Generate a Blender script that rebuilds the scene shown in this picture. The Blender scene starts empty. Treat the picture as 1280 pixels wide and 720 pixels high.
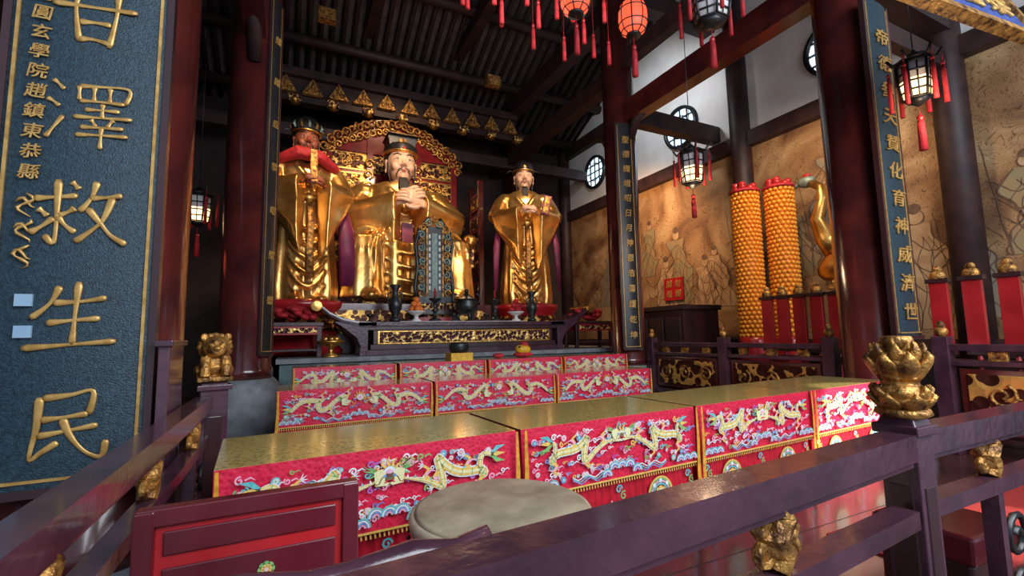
import bpy, math, random
from math import sin, cos, pi, radians, sqrt
from mathutils import Vector, Matrix, Euler, noise
random.seed(7)
SC = bpy.context.scene
COL = SC.collection

# ---------------------------------------------------------------- materials
def mat(name, c1, c2=None, scale=6, rough=.5, metal=0, bump=0, bscale=None, kind='noise', emit=0, coat=0, lo=.35, hi=.65, detail=4, stretch=(1,1,1), spec=.5, ecol=None):
    m = bpy.data.materials.new(name); m.use_nodes = True
    nt = m.node_tree; N = nt.nodes; L = nt.links
    b = N['Principled BSDF']
    b.inputs['Roughness'].default_value = rough
    b.inputs['Metallic'].default_value = metal
    b.inputs['Specular IOR Level'].default_value = spec
    if coat:
        b.inputs['Coat Weight'].default_value = coat
        b.inputs['Coat Roughness'].default_value = .12
    c1 = (*c1, 1); c2 = (*(c2 or tuple(x*.6 for x in c1[:3])), 1)
    tc = N.new('ShaderNodeTexCoord'); mp = N.new('ShaderNodeMapping')
    mp.inputs['Scale'].default_value = stretch
    L.new(tc.outputs['Object'], mp.inputs['Vector'])
    if kind == 'vor':
        t = N.new('ShaderNodeTexVoronoi'); t.inputs['Scale'].default_value = scale; out = t.outputs['Distance']
    elif kind == 'edge':
        t = N.new('ShaderNodeTexVoronoi'); t.feature = 'DISTANCE_TO_EDGE'; t.inputs['Scale'].default_value = scale; out = t.outputs['Distance']
    elif kind == 'wave':
        t = N.new('ShaderNodeTexWave'); t.inputs['Scale'].default_value = scale; t.inputs['Distortion'].default_value = 3; t.inputs['Detail'].default_value = 3; out = t.outputs['Fac']
    else:
        t = N.new('ShaderNodeTexNoise'); t.inputs['Scale'].default_value = scale; t.inputs['Detail'].default_value = detail; out = t.outputs['Fac']
    L.new(mp.outputs[0], t.inputs['Vector'])
    cr = N.new('ShaderNodeValToRGB')
    cr.color_ramp.elements[0].position = lo; cr.color_ramp.elements[0].color = c2
    cr.color_ramp.elements[1].position = hi; cr.color_ramp.elements[1].color = c1
    L.new(out, cr.inputs[0]); L.new(cr.outputs[0], b.inputs['Base Color'])
    if emit:
        if ecol: b.inputs['Emission Color'].default_value = (*ecol, 1)
        else: L.new(cr.outputs[0], b.inputs['Emission Color'])
        b.inputs['Emission Strength'].default_value = emit
    if bump:
        bp = N.new('ShaderNodeBump'); bp.inputs['Strength'].default_value = bump; bp.inputs['Distance'].default_value = .02
        if bscale:
            t2 = N.new('ShaderNodeTexNoise'); t2.inputs['Scale'].default_value = bscale; t2.inputs['Detail'].default_value = 4
            L.new(mp.outputs[0], t2.inputs['Vector']); L.new(t2.outputs['Fac'], bp.inputs['Height'])
        else: L.new(out, bp.inputs['Height'])
        L.new(bp.outputs[0], b.inputs['Normal'])
    return m

M = {}
M['wood'] = mat('dark_lacquer_wood', (.06,.02,.022), (.028,.012,.015), 3, .32, bump=.15, bscale=14, stretch=(1,1,.2), coat=.3)
M['rail'] = mat('rail_purple_lacquer', (.088,.034,.052), (.044,.018,.030), 5, .26, bump=.2, bscale=22, coat=.5)
M['beam'] = mat('beam_dark_wood', (.05,.020,.020), (.022,.011,.012), 4, .55)
M['redcol'] = mat('column_red_lacquer', (.115,.018,.015), (.05,.010,.010), 2.5, .2, bump=.08, bscale=7, coat=.6)
M['roof'] = mat('roof_boards', (.11,.092,.095), (.055,.045,.05), 5, .7)
M['rafter'] = mat('rafter_wood', (.048,.03,.03), (.026,.018,.02), 6, .6)
M['gold'] = mat('gilded', (.86,.52,.15), (.42,.20,.04), 4, .32, .88, bump=.3, bscale=26, detail=6)
M['goldrobe'] = mat('gilded_robe', (.92,.56,.19), (.50,.23,.05), 2.2, .29, .88, bump=.16, bscale=16, detail=6)
M['oldgold'] = mat('aged_gold_carving', (.74,.38,.09), (.09,.035,.014), 16, .38, .6, bump=.7, bscale=44)
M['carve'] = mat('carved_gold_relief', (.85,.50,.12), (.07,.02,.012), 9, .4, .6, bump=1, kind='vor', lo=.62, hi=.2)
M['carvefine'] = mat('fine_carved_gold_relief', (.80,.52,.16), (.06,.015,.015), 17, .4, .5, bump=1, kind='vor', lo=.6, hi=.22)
M['letter'] = mat('gold_leaf_letter', (.68,.42,.13), (.44,.24,.06), 20, .42, .45)
M['teal'] = mat('couplet_board_teal', (.020,.054,.076), (.007,.023,.037), 60, .42, bump=.35, bscale=160, detail=6)
M['black'] = mat('black_lacquer', (.012,.012,.014), (.02,.02,.022), 8, .35)
M['hair'] = mat('beard_black', (.012,.012,.018), (.03,.028,.03), 30, .5, stretch=(6,6,1))
M['skin'] = mat('painted_skin', (.34,.10,.05), (.26,.07,.035), 3, .42)
M['skin2'] = mat('painted_skin_pale', (.76,.50,.37), (.64,.38,.25), 3, .4)
M['white'] = mat('white_paint', (.75,.75,.72), (.65,.65,.62), 4, .4)
M['lip'] = mat('lip_red', (.5,.06,.05), None, 4, .4)
M['cloth'] = mat('crimson_satin', (.68,.018,.062), (.46,.008,.034), 55, .42, kind='vor', lo=.1, hi=.6, bump=.15)
M['skirt'] = mat('red_pleated_satin', (.62,.012,.035), (.44,.008,.02), 10, .45)
M['brocade'] = mat('gold_brocade', (.60,.47,.15), (.34,.29,.09), 38, .2, kind='vor', lo=.25, hi=.5, coat=1)
M['trim'] = mat('yellow_gold_satin', (.80,.40,.04), (.5,.24,.02), 30, .4)
M['e_gold'] = mat('thread_gold', (.88,.62,.16), (.66,.40,.08), 90, .5)
M['e_cream'] = mat('thread_cream', (.86,.80,.50), (.66,.66,.30), 110, .5)
M['e_cyan'] = mat('thread_cyan', (.14,.58,.58), (.10,.40,.45), 60, .5)
M['e_blue'] = mat('thread_blue', (.10,.16,.50), (.25,.4,.65), 60, .5)
M['e_white'] = mat('thread_white', (.80,.84,.84), (.60,.72,.78), 60, .5)
M['e_green'] = mat('thread_green', (.10,.42,.16), (.3,.52,.14), 60, .5)
M['e_pink'] = mat('thread_pink', (.85,.30,.45), (.8,.5,.6), 60, .5)
M['e_purple'] = mat('thread_purple', (.35,.1,.4), (.5,.2,.6), 60, .5)
M['stone'] = mat('grey_stone', (.26,.28,.30), (.16,.18,.19), 7, .75, bump=.3, bscale=30)
M['platform'] = mat('teal_grey_platform', (.11,.19,.20), (.06,.11,.12), 5, .6)
M['floor'] = mat('polished_dark_floor', (.075,.026,.024), (.038,.015,.016), 1.4, .22, coat=.3)
M['carpet'] = mat('red_carpet', (.34,.02,.016), (.24,.014,.012), 60, .9)
M['drumtop'] = mat('worn_drum_hide', (.44,.37,.25), (.19,.155,.10), 4.5, .5, bump=.25, bscale=18, detail=9)
M['drumside'] = mat('drum_wood', (.54,.43,.31), (.34,.25,.18), 8, .55, stretch=(1,1,.2))
M['plaster'] = mat('aged_plaster', (.82,.80,.78), (.68,.65,.63), 1.6, .85)
M['darkwall'] = mat('dark_wall', (.05,.028,.026), (.025,.015,.015), 2, .8)
M['redlac'] = mat('bright_red_lacquer', (.50,.02,.025), (.34,.012,.016), 3, .28, coat=.4)
M['shrinered'] = mat('shrine_red_lacquer', (.30,.014,.014), (.17,.008,.01), 3, .3, coat=.3)
M['redpanel'] = mat('dull_red_panel', (.13,.013,.022), (.085,.010,.016), 3, .25, coat=.5)
M['redcloth'] = mat('red_cloth', (.55,.02,.03), (.28,.01,.015), 12, .7)
M['bronze'] = mat('dark_bronze', (.06,.065,.07), (.025,.03,.032), 12, .38, .7)
M['orange'] = mat('orange_gold_foil', (1.0,.44,.05), (.90,.30,.02), 30, .38, .1)
M['orangefruit'] = mat('orange_peel', (.8,.22,.03), (.7,.15,.02), 40, .5)
M['yellow'] = mat('yellow_silk', (.75,.45,.02), (.6,.3,.02), 20, .5)
M['glow'] = mat('lantern_glow', (1,.72,.38), (1,.6,.25), 3, .5, emit=3.0, ecol=(1,.66,.32))
M['redglow'] = mat('red_lantern_silk', (.8,.05,.03), (.6,.03,.02), 6, .5, emit=1.1, ecol=(1,.13,.05))
M['glass'] = mat('window_daylight_paper', (.6,.75,.9), (.5,.65,.85), 2, .5, emit=1.8, ecol=(.65,.83,1))
M['bluepl'] = mat('plaque_blue', (.03,.08,.32), (.02,.05,.2), 8, .4)
M['patina'] = mat('green_patina', (.26,.36,.31), (.14,.20,.18), 20, .5, .3)
M['sticker'] = mat('paper_sticker', (.30,.46,.60), (.26,.4,.55), 8, .6)
M['maroon'] = mat('maroon_robe', (.22,.02,.08), (.12,.01,.045), 6, .5)

def mural_mat():
    m = bpy.data.materials.new('aged_mural_painting'); m.use_nodes = True
    nt = m.node_tree; N = nt.nodes; L = nt.links; b = N['Principled BSDF']
    b.inputs['Roughness'].default_value = .7
    tc = N.new('ShaderNodeTexCoord')
    n1 = N.new('ShaderNodeTexNoise'); n1.inputs['Scale'].default_value = .9; n1.inputs['Detail'].default_value = 8; n1.inputs['Distortion'].default_value = 1.2
    L.new(tc.outputs['Object'], n1.inputs['Vector'])
    base = N.new('ShaderNodeValToRGB'); e = base.color_ramp.elements
    e[0].position = .34; e[0].color = (.15,.070,.03, 1); e[1].position = .64; e[1].color = (.48,.32,.16, 1)
    x = base.color_ramp.elements.new(.48); x.color = (.33,.185,.080, 1)
    L.new(n1.outputs['Fac'], base.inputs[0])
    n2 = N.new('ShaderNodeTexNoise'); n2.inputs['Scale'].default_value = 1.5; n2.inputs['Detail'].default_value = 4; n2.inputs['Distortion'].default_value = 2.2
    L.new(tc.outputs['Object'], n2.inputs['Vector'])
    mu = N.new('ShaderNodeMath'); mu.operation = 'MULTIPLY'; mu.inputs[1].default_value = 19
    fr = N.new('ShaderNodeMath'); fr.operation = 'PINGPONG'; fr.inputs[1].default_value = .5
    lr = N.new('ShaderNodeValToRGB'); lr.color_ramp.elements[0].position = .03; lr.color_ramp.elements[0].color = (.25,.18,.15,1); lr.color_ramp.elements[1].position = .13; lr.color_ramp.elements[1].color = (1,1,1,1)
    L.new(n2.outputs['Fac'], mu.inputs[0]); L.new(mu.outputs[0], fr.inputs[0]); L.new(fr.outputs[0], lr.inputs[0])
    mx = N.new('ShaderNodeMix'); mx.data_type = 'RGBA'; mx.blend_type = 'MULTIPLY'; mx.inputs[0].default_value = .8
    L.new(base.outputs[0], mx.inputs[6]); L.new(lr.outputs[0], mx.inputs[7])
    L.new(mx.outputs[2], b.inputs['Base Color'])
    return m
M['mural'] = mural_mat()
M['ink'] = mat('mural_ink', (.09,.05,.035), (.16,.09,.05), 8, .7)
M['m_cream'] = mat('mural_cream', (.50,.34,.19), (.34,.20,.09), 4, .7, detail=8)
M['m_green'] = mat('mural_green', (.24,.22,.12), (.34,.21,.10), 4, .7, detail=8)
M['m_rust'] = mat('mural_rust', (.40,.14,.055), (.32,.17,.08), 4, .7, detail=8)
M['m_blue'] = mat('mural_blue', (.22,.21,.17), (.33,.22,.12), 4, .7, detail=8)

# ---------------------------------------------------------------- builder
class B:
    def __init__(s): s.v=[]; s.f=[]; s.mi=[]; s.sm=[]; s.mats=[]
    def m(s, k):
        if k not in s.mats: s.mats.append(k)
        return s.mats.index(k)
    def add(s, vs, fs, k, smooth=False):
        o = len(s.v); i = s.m(k)
        s.v += [tuple(v) for v in vs]
        for f in fs: s.f.append([a+o for a in f]); s.mi.append(i); s.sm.append(smooth)
    def box(s, c, d, k, rz=0, rx=0, ry=0, top=1):
        R = Euler((rx,ry,rz)).to_matrix(); vs=[]
        for z in (-.5,.5):
            for x,y in ((-.5,-.5),(.5,-.5),(.5,.5),(-.5,.5)):
                q = top if z>0 else 1
                vs.append(Vector(c)+R@Vector((x*d[0]*q,y*d[1]*q,z*d[2])))
        s.add(vs, [(0,3,2,1),(4,5,6,7),(0,1,5,4),(1,2,6,5),(2,3,7,6),(3,0,4,7)], k)
    def bx(s, a, b, k):
        s.box([(a[i]+b[i])/2 for i in range(3)], [abs(b[i]-a[i]) for i in range(3)], k)
    def rings(s, R, k, cap=True, closed=True, smooth=True):
        n = len(R[0]); vs=[p for r in R for p in r]; fs=[]
        for i in range(len(R)-1):
            for j in range(n if closed else n-1):
                a=i*n+j; b=i*n+(j+1)%n
                fs.append((a,b,b+n,a+n))
        if cap and closed:
            fs.append(tuple(range(n-1,-1,-1))); fs.append(tuple(range((len(R)-1)*n, len(R)*n)))
        s.add(vs, fs, k, smooth)
    def lathe(s, prof, c, k, n=24, sq=1, lobes=0, la=0):
        R=[]
        for r,z in prof:
            R.append([(c[0]+r*(1+la*cos(lobes*t*2*pi/n))*cos(2*pi*t/n), c[1]+sq*r*(1+la*cos(lobes*t*2*pi/n))*sin(2*pi*t/n), c[2]+z) for t in range(n)])
        s.rings(R, k)
    def tube(s, pts, r, k, n=8, sx=1.0, sy=1.0, up=None):
        P=[Vector(p) for p in pts]; R=[]
        if not hasattr(r,'__len__'): r=[r]*len(P)
        ref = Vector(up) if up else None
        for i,p in enumerate(P):
            t=(P[min(i+1,len(P)-1)]-P[max(i-1,0)])
            if t.length<1e-9: t=Vector((0,0,1))
            t.normalize()
            if ref is None:
                ref = Vector((0,0,1)) if abs(t.z)<.9 else Vector((0,1,0))
            a=t.cross(ref)
            if a.length<1e-4: a=t.orthogonal()
            a.normalize(); b=a.cross(t).normalized()
            if up is None: ref=b
            R.append([p+a*(r[i]*sx*cos(2*pi*j/n))+b*(r[i]*sy*sin(2*pi*j/n)) for j in range(n)])
        s.rings(R, k)
    def cyl(s, a, b, r, k, n=16, r2=None): s.tube([a,b],[r,r if r2 is None else r2],k,n)
    def ell(s, c, r, k, nu=14, nv=9, rot=(0,0,0)):
        E=Euler(rot).to_matrix(); R=[]; c=Vector(c)
        for i in range(nv+1):
            ph=-pi/2+pi*i/nv; q=max(cos(ph),.02)
            R.append([c+E@Vector((r[0]*q*cos(2*pi*j/nu), r[1]*q*sin(2*pi*j/nu), r[2]*sin(ph))) for j in range(nu)])
        s.rings(R, k)
    # flat strip in XZ plane facing -Y
    def rib(s, pts, w, k, y=0, close=False):
        n=len(pts); vs=[]
        for i in range(n):
            a=pts[max(i-1,0)]; b=pts[min(i+1,n-1)]
            if close: a=pts[(i-1)%n]; b=pts[(i+1)%n]
            dx,dz=b[0]-a[0],b[1]-a[1]; l=sqrt(dx*dx+dz*dz) or 1
            ww=(w[i] if hasattr(w,'__len__') else w)/2
            nx,nz=-dz/l*ww,dx/l*ww
            vs += [(pts[i][0]+nx,y,pts[i][1]+nz),(pts[i][0]-nx,y,pts[i][1]-nz)]
        fs=[(2*i,2*i+1,2*i+3,2*i+2) for i in range(n-1)]
        if close: fs.append((2*n-2,2*n-1,1,0))
        s.add(vs,fs,k)
    def poly(s, pts, k, y=0): s.add([(p[0],y,p[1]) for p in pts],[tuple(range(len(pts)))],k)
    def disc(s, c, r, k, y=0, n=14, rz=1): s.poly([(c[0]+r*cos(2*pi*i/n), c[1]+r*rz*sin(2*pi*i/n)) for i in range(n)],k,y)
    def mesh(s, name):
        me=bpy.data.meshes.new(name); me.from_pydata(s.v,[],s.f)
        for k in s.mats: me.materials.append(M[k])
        me.polygons.foreach_set('material_index', s.mi); me.polygons.foreach_set('use_smooth', s.sm); me.update()
        return me
    def obj(s, name, parent=None, loc=(0,0,0), rz=0, bevel=0, remesh=0, smooth=0, sc=1):
        return place(s.mesh(name), name, parent, loc, rz, bevel, remesh, smooth, sc)

def place(me, name, parent=None, loc=(0,0,0), rz=0, bevel=0, remesh=0, smooth=0, sc=1):
    o=bpy.data.objects.new(name, me); COL.objects.link(o); o.location=loc; o.rotation_euler[2]=rz
    o.scale=(sc,sc,sc) if not hasattr(sc,'__len__') else sc
    if parent: o.parent=parent
    if remesh:
        r=o.modifiers.new('r','REMESH'); r.mode='VOXEL'; r.voxel_size=remesh; r.use_smooth_shade=True
    if smooth:
        q=o.modifiers.new('s','SMOOTH'); q.factor=.5; q.iterations=smooth
    if bevel:
        q=o.modifiers.new('b','BEVEL'); q.width=bevel; q.segments=2; q.limit_method='ANGLE'
    return o
def empty(name, loc=(0,0,0), rz=0):
    o=bpy.data.objects.new(name,None); COL.objects.link(o); o.location=loc; o.rotation_euler[2]=rz; return o
def glyph(ch, size, loc, parent, name, k='letter', rot=(pi/2,0,0), ext=.006, off=.004, shear=.14, sx=1):
    c=bpy.data.curves.new(name,'FONT'); c.body=ch; c.size=size; c.align_x='CENTER'; c.align_y='CENTER'
    c.extrude=ext; c.offset=off*size; c.bevel_depth=.004*size/.3; c.bevel_resolution=1; c.shear=shear
    o=bpy.data.objects.new(name,c); COL.objects.link(o); c.materials.append(M[k])
    o.location=loc; o.rotation_euler=rot; o.scale=(sx,1,1); o.parent=parent
    return o
def spiral(cx,cz,r,turns=1.4,a0=0,flip=1,n=16):
    return [(cx+r*(1-i/n*.8)*cos(a0+flip*turns*2*pi*i/n), cz+r*(1-i/n*.8)*sin(a0+flip*turns*2*pi*i/n)) for i in range(n+1)]
# hand-brushed characters: lists of strokes in a unit box
BR={
'甘':[[(-.5,.13),(0,.18),(.52,.24)],[(-.20,.44),(-.23,.1),(-.17,-.42)],[(.27,.50),(.26,.1),(.19,-.44)],[(-.18,-.10),(.2,-.06)],[(-.17,-.38),(.0,-.35),(.22,-.38)]],
'生':[[(-.16,.45),(-.25,.2),(-.45,-.02)],[(-.22,.2),(.1,.23),(.38,.29)],[(-.28,-.09),(0,-.05),(.32,-.02)],[(.05,.52),(.03,0),(.02,-.40)],[(-.52,-.44),(0,-.40),(.52,-.36)]],
'民':[[(-.25,.40),(.05,.43),(.30,.47),(.27,.14)],[(-.25,.10),(.0,.12),(.26,.15)],[(-.28,.42),(-.29,0),(-.34,-.42),(-.22,-.34),(-.05,-.22)],[(-.28,-.12),(.05,-.07),(.38,-.02)],[(-.02,.10),(.08,-.15),(.25,-.38),(.44,-.47),(.48,-.24)]],
'救':[[(-.52,.17),(-.3,.21),(-.04,.26)],[(-.27,.48),(-.26,0),(-.27,-.46),(-.38,-.36)],[(-.47,.02),(-.36,-.08)],[(-.54,-.34),(-.42,-.24),(-.29,-.10)],[(-.06,.07),(-.14,0),(-.24,-.06)],[(-.25,-.08),(-.16,-.2),(-.04,-.30)],[(-.12,.46),(-.03,.36)],[(.17,.50),(.12,.25),(-.01,.02)],[(.1,.24),(.3,.27),(.48,.32)],[(.37,.28),(.27,-.08),(.12,-.28),(-.04,-.44)],[(.08,.08),(.25,-.15),(.38,-.32),(.56,-.44)]],
'澤':[[(-.42,.46),(-.29,.33)],[(-.47,.16),(-.33,.06)],[(-.46,-.44),(-.39,-.3),(-.28,-.08)],[(-.12,.42),(-.11,.20)],[(-.12,.42),(.1,.45),(.48,.48),(.44,.22)],[(.06,.43),(.06,.21)],[(.25,.45),(.25,.22)],[(-.11,.19),(.1,.21),(.44,.23)],[(-.04,.06),(.14,.08),(.38,.10)],[(.17,.18),(.17,-.05)],[(-.17,-.07),(.17,-.04),(.54,.0)],[(.04,-.09),(.10,-.19)],[(.31,-.05),(.24,-.18)],[(-.08,-.22),(.14,-.20),(.44,-.17)],[(-.13,-.35),(.14,-.32),(.50,-.29)],[(.17,-.19),(.17,-.54)]],
}
def brush(ch, size, loc, parent, name):
    b=B(); thin=.74 if len(BR[ch])>12 else 1
    for st in BR[ch]:
        P=[]; n=len(st)
        if n==2: st=[st[0],((st[0][0]+st[1][0])/2,(st[0][1]+st[1][1])/2+.01),st[1]]; n=3
        for i in range(n-1):
            for q in range(5):
                t=q/5; p0=st[max(i-1,0)]; p1=st[i]; p2=st[i+1]; p3=st[min(i+2,n-1)]
                P.append(tuple(.5*((2*p1[k])+(-p0[k]+p2[k])*t+(2*p0[k]-5*p1[k]+4*p2[k]-p3[k])*t*t+(-p0[k]+3*p1[k]-3*p2[k]+p3[k])*t**3) for k in (0,1)))
        P.append(st[-1]); m=len(P)-1
        W=[thin*size*(.026+.030*(cos(pi*i/m)**2)*(1 if i<m/2 else .75))*(.55 if i in (0,m) else 1) for i in range(m+1)]
        b.tube([(p[0]*size,0,p[1]*size) for p in P],W,'letter',10,sx=1,sy=.38,up=(0,1,0))
    return b.obj(name,parent,loc)

# ---------------------------------------------------------------- camera
yaw,pit,rol=radians(25.91),radians(5.8),radians(-1.07)
r0=Vector((cos(yaw),-sin(yaw),0)); f0=Vector((sin(yaw)*cos(pit),cos(yaw)*cos(pit),sin(pit))); u0=Vector((-sin(yaw)*sin(pit),-cos(yaw)*sin(pit),cos(pit)))
cr=r0*cos(rol)+u0*sin(rol); cu=-r0*sin(rol)+u0*cos(rol)
cd=bpy.data.cameras.new('camera'); cam=bpy.data.objects.new('camera',cd); COL.objects.link(cam)
mw=Matrix((( cr.x,cu.x,-f0.x,0),(cr.y,cu.y,-f0.y,0),(cr.z,cu.z,-f0.z,1.3),(0,0,0,1)))
cam.matrix_world=mw; cd.sensor_width=36; cd.lens=36*576.6/1280; cd.clip_start=.05
SC.camera=cam

# ---------------------------------------------------------------- room
b=B(); b.bx((-4,-2,-.1),(8.7,13.4,0),'floor')
for i in range(16): b.bx((-4,-2+i,-.002),(8.7,-1.99+i,.001),'black')
b.obj('floor')
b=B(); b.bx((-4,13.3,0),(8.7,13.5,10),'darkwall'); b.obj('wall_back')
b=B(); b.bx((-4.2,1.5,0),(-4,13.4,10),'darkwall'); b.obj('wall_left')
b=B(); b.bx((8.6,-1.5,0),(8.8,13.4,1.0),'darkwall'); b.bx((8.6,-1.5,1.0),(8.8,13.4,5.15),'mural'); b.bx((8.6,-1.5,5.15),(8.8,13.4,10.5),'plaster'); wr=b.obj('wall_right')
b=B(); rr=random.Random(3)
for i in range(24):
    cx=-.8+i*.60; h=rr.uniform(1.1,2.0); z0=rr.uniform(1.2,2.9); k=rr.choice(['m_cream','m_green','m_rust','m_blue','m_cream']); w=h*.24; ln=rr.uniform(-.25,.25)
    out=[]
    for j in range(26):
        t=j/25; z=z0+h*.84*t; out.append((cx-w*(1-.55*t)*(1+.22*sin(t*11+i)+.08*sin(t*27))+ln*t, z))
    ot2=[(2*(cx+ln*((p[1]-z0)/(h*.84)))-p[0]+.09*sin(p[1]*7+i),p[1]) for p in out]
    yo=-.0006*(i%5)
    b.poly(out+ot2[::-1],k,yo)
    b.rib(out,.018,'ink',-.004); b.rib(ot2,.018,'ink',-.004)
    for q in range(7):
        fx=-.75+.25*q; fq=rr.uniform(.4,1.1)
        b.rib([(cx+w*fx*(1-.5*t/12)+ln*t/12+.07*sin(t*fq+q*2), z0+h*.8*t/12) for t in range(12)],.010,'ink',-.004)
    for q in range(3): b.rib([(cx-w*1.1+w*2.2*t/10+.1*q, z0+h*(.35+.17*q+.08*sin(t*.8+i+q))) for t in range(11)],.014,'ink',-.005)
    hx=cx+ln; hz=z0+h*.90
    b.disc((hx,hz),h*.06,'m_cream',-.0045); b.rib([(hx+h*.06*cos(a*.52),hz+h*.06*sin(a*.52)) for a in range(12)],.012,'ink',-.006,True)
    b.disc((hx,hz+h*.07),h*.045,'ink',-.005)
    b.rib([(cx+w+.2*t/8,z0+.2*t+.05*sin(t*2)) for t in range(9)],[.03,.02,.02,.015,.015,.01,.01,.01,.005],'ink',-.003)
me=b.mesh('mural_painting'); o=place(me,'mural_painting'); o.rotation_euler[2]=pi/2; o.location=(8.594,0,0)
o.scale=(1,-1,1)

b=B()   # timber framing of the right wall
for z,h in ((1.0,.25),(5.25,.3),(7.45,.4)): b.bx((8.42,-1.5,z-h/2),(8.6,13.3,z+h/2),'beam')
for y in (13.15,9.9,6.3,2.93,-.6): b.lathe([(.2,0),(.2,10)],(8.48,y,0),'beam',12)
b.bx((8.40,-1.5,0),(8.6,13.3,.12),'beam')
b.obj('trim_1')
for i,(y,z) in enumerate(((7.97,6.3),(11.5,6.35),(4.4,6.3))):
    b=B(); n=28
    R=[[ (8.60-.09*dx,y+(.45+dr)*cos(2*pi*t/n),z+(.45+dr)*sin(2*pi*t/n)) for t in range(n)] for dx,dr in ((0,.08),(1,.07),(1,0),(0,0))]
    b.rings(R,'black',cap=False)
    b.add([(8.585,y+.45*cos(2*pi*t/n),z+.45*sin(2*pi*t/n)) for t in range(n)],[tuple(range(n))],'glass')
    for q in (-.22,0,.22):
        l=sqrt(.45**2-q*q)
        b.bx((8.55,y+q-.015,z-l),(8.58,y+q+.015,z+l),'black'); b.bx((8.54,y-l,z+q-.015),(8.575,y+l,z+q+.015),'black')
    R=[[ (8.545,y+r*cos(2*pi*t/n),z+r*sin(2*pi*t/n)) for t in range(n)] for r in (.26,.29)]
    b.rings(R,'black',cap=False)
    b.obj('window_%d'%(i+1))

# roof
b=B()
def zr(y): return 7.5+(13.4-y)*.46 if y>5 else 7.5+8.4*.46-(5-y)*.40
b.add([(-4.2,13.5,zr(13.4)),(8.8,13.5,zr(13.4)),(8.8,5,zr(5.001)),(-4.2,5,zr(5.001)),(8.8,-2,zr(-2)),(-4.2,-2,zr(-2))],[(0,1,2,3),(3,2,4,5)],'roof')
for i in range(52):
    x=-3.9+i*.245
    for (ya,yb) in ((13.3,5.0),(5,-2)):
        za,zb=zr(ya if ya!=5 else 4.999),zr(yb+.001 if yb==5 else yb)
        b.tube([(x,ya,za-.05),(x,yb,zb-.05)],.06,'rafter',6)
b.obj('ceiling')
b=B()
for y in (12.6,11.2,9.6,8,6.3,4.5,2.9,1.0): b.tube([(-4,y,zr(y)-.25),(8.6,y,zr(y)-.25)],.13,'beam',10)
for x in (-.5,5.85):
    b.bx((x-.16,7,7.7),(x+.16,13.3,8.15),'beam'); b.bx((x-.13,3.0,5.35),(x+.13,7.0,5.75),'redcol'); b.bx((x-.13,7.0,6.3),(x+.13,13.3,6.65),'beam')
    b.bx((x-.1,2.9,6.5),(x+.1,7,6.8),'beam')
for y,z in ((7,8.3),(2.93,6.4),(2.93,5.7)): b.bx((-4,y-.15,z-.2),(8.6,y+.15,z+.2),'beam')
b.bx((5.85,6.88,5.5),(8.6,7.12,5.85),'beam'); b.bx((6,2.85,4.95),(8.6,3.0,5.2),'beam')
b.bx((-.5,11.55,6.9),(5.9,11.85,7.05),'beam'); b.bx((-.5,11.55,7.55),(5.9,11.85,7.75),'beam'); b.bx((-.5,11.7,7.0),(5.9,11.8,7.6),'beam')
b.bx((-3.9,11.9,6.2),(8.5,12.1,6.5),'beam')
for x in (1.6,3.9): b.bx((x-.12,6,8.6),(x+.12,11.6,8.9),'beam')
for x in (5.85,-.5):
    for s in (-1,1): b.tube([(x,7+s*.3,5.0),(x,7+s*.5,5.35),(x,7+s*1.0,5.5)],[.08,.09,.06],'beam',8)
b.obj('trim_2')
b=B()   # gilt triangular bracket ornaments
for i in range(11):
    x=-.2+i*.58
    b.add([(x-.25,11.52,7.06),(x+.25,11.52,7.06),(x,11.52,7.5),(x-.23,11.44,7.08),(x+.23,11.44,7.08),(x,11.44,7.47)],[(0,3,5,2),(3,4,5),(4,1,2,5),(0,1,4,3)],'oldgold')
    for s in (-1,1): b.tube([(p[0],11.43,p[1]) for p in spiral(x+s*.09,7.17,.07,1.2,0,s,10)],.02,'oldgold',5)
    b.tube([(x,11.43,7.2),(x,11.43,7.42)],[.05,.01],'oldgold',6)
for i in range(8):
    x=.0+i*.82
    b.tube([(x,11.4,6.83),(x,11.3,6.78),(x,11.2,6.84)],[.1,.11,.07],'gold',8)
    b.box((x,11.3,6.83),(.26,.2,.14),'carvefine')
for p in ((.55,9.6,7.9),(4.3,9.7,7.4)):
    b.box(p,(.34,.2,.24),'oldgold')
b.obj('trim_3')

# ---------------------------------------------------------------- columns
def column(x,y,r,h,base,rb):
    b=B()
    b.lathe([(rb*.9,0),(rb,.06),(rb*1.04,base*.4),(rb*.98,base*.85),(r*1.12,base)],(x,y,0),'stone',28)
    b.lathe([(r*1.08,base),(r*1.08,base+.12),(r,base+.15),(r,h)],(x,y,0),'redcol',32)
    b.obj('temple_column')
column(-.5,7,.31,9.9,.80,.47); column(5.85,7,.31,9.9,.7,.40)
column(-.84,2.99,.34,9.0,.3,.42); column(6.03,2.97,.32,9.0,.3,.42)
column(-.5,12.9,.25,7.4,.3,.3); column(6.3,12.9,.25,7.4,.3,.3)

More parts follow.
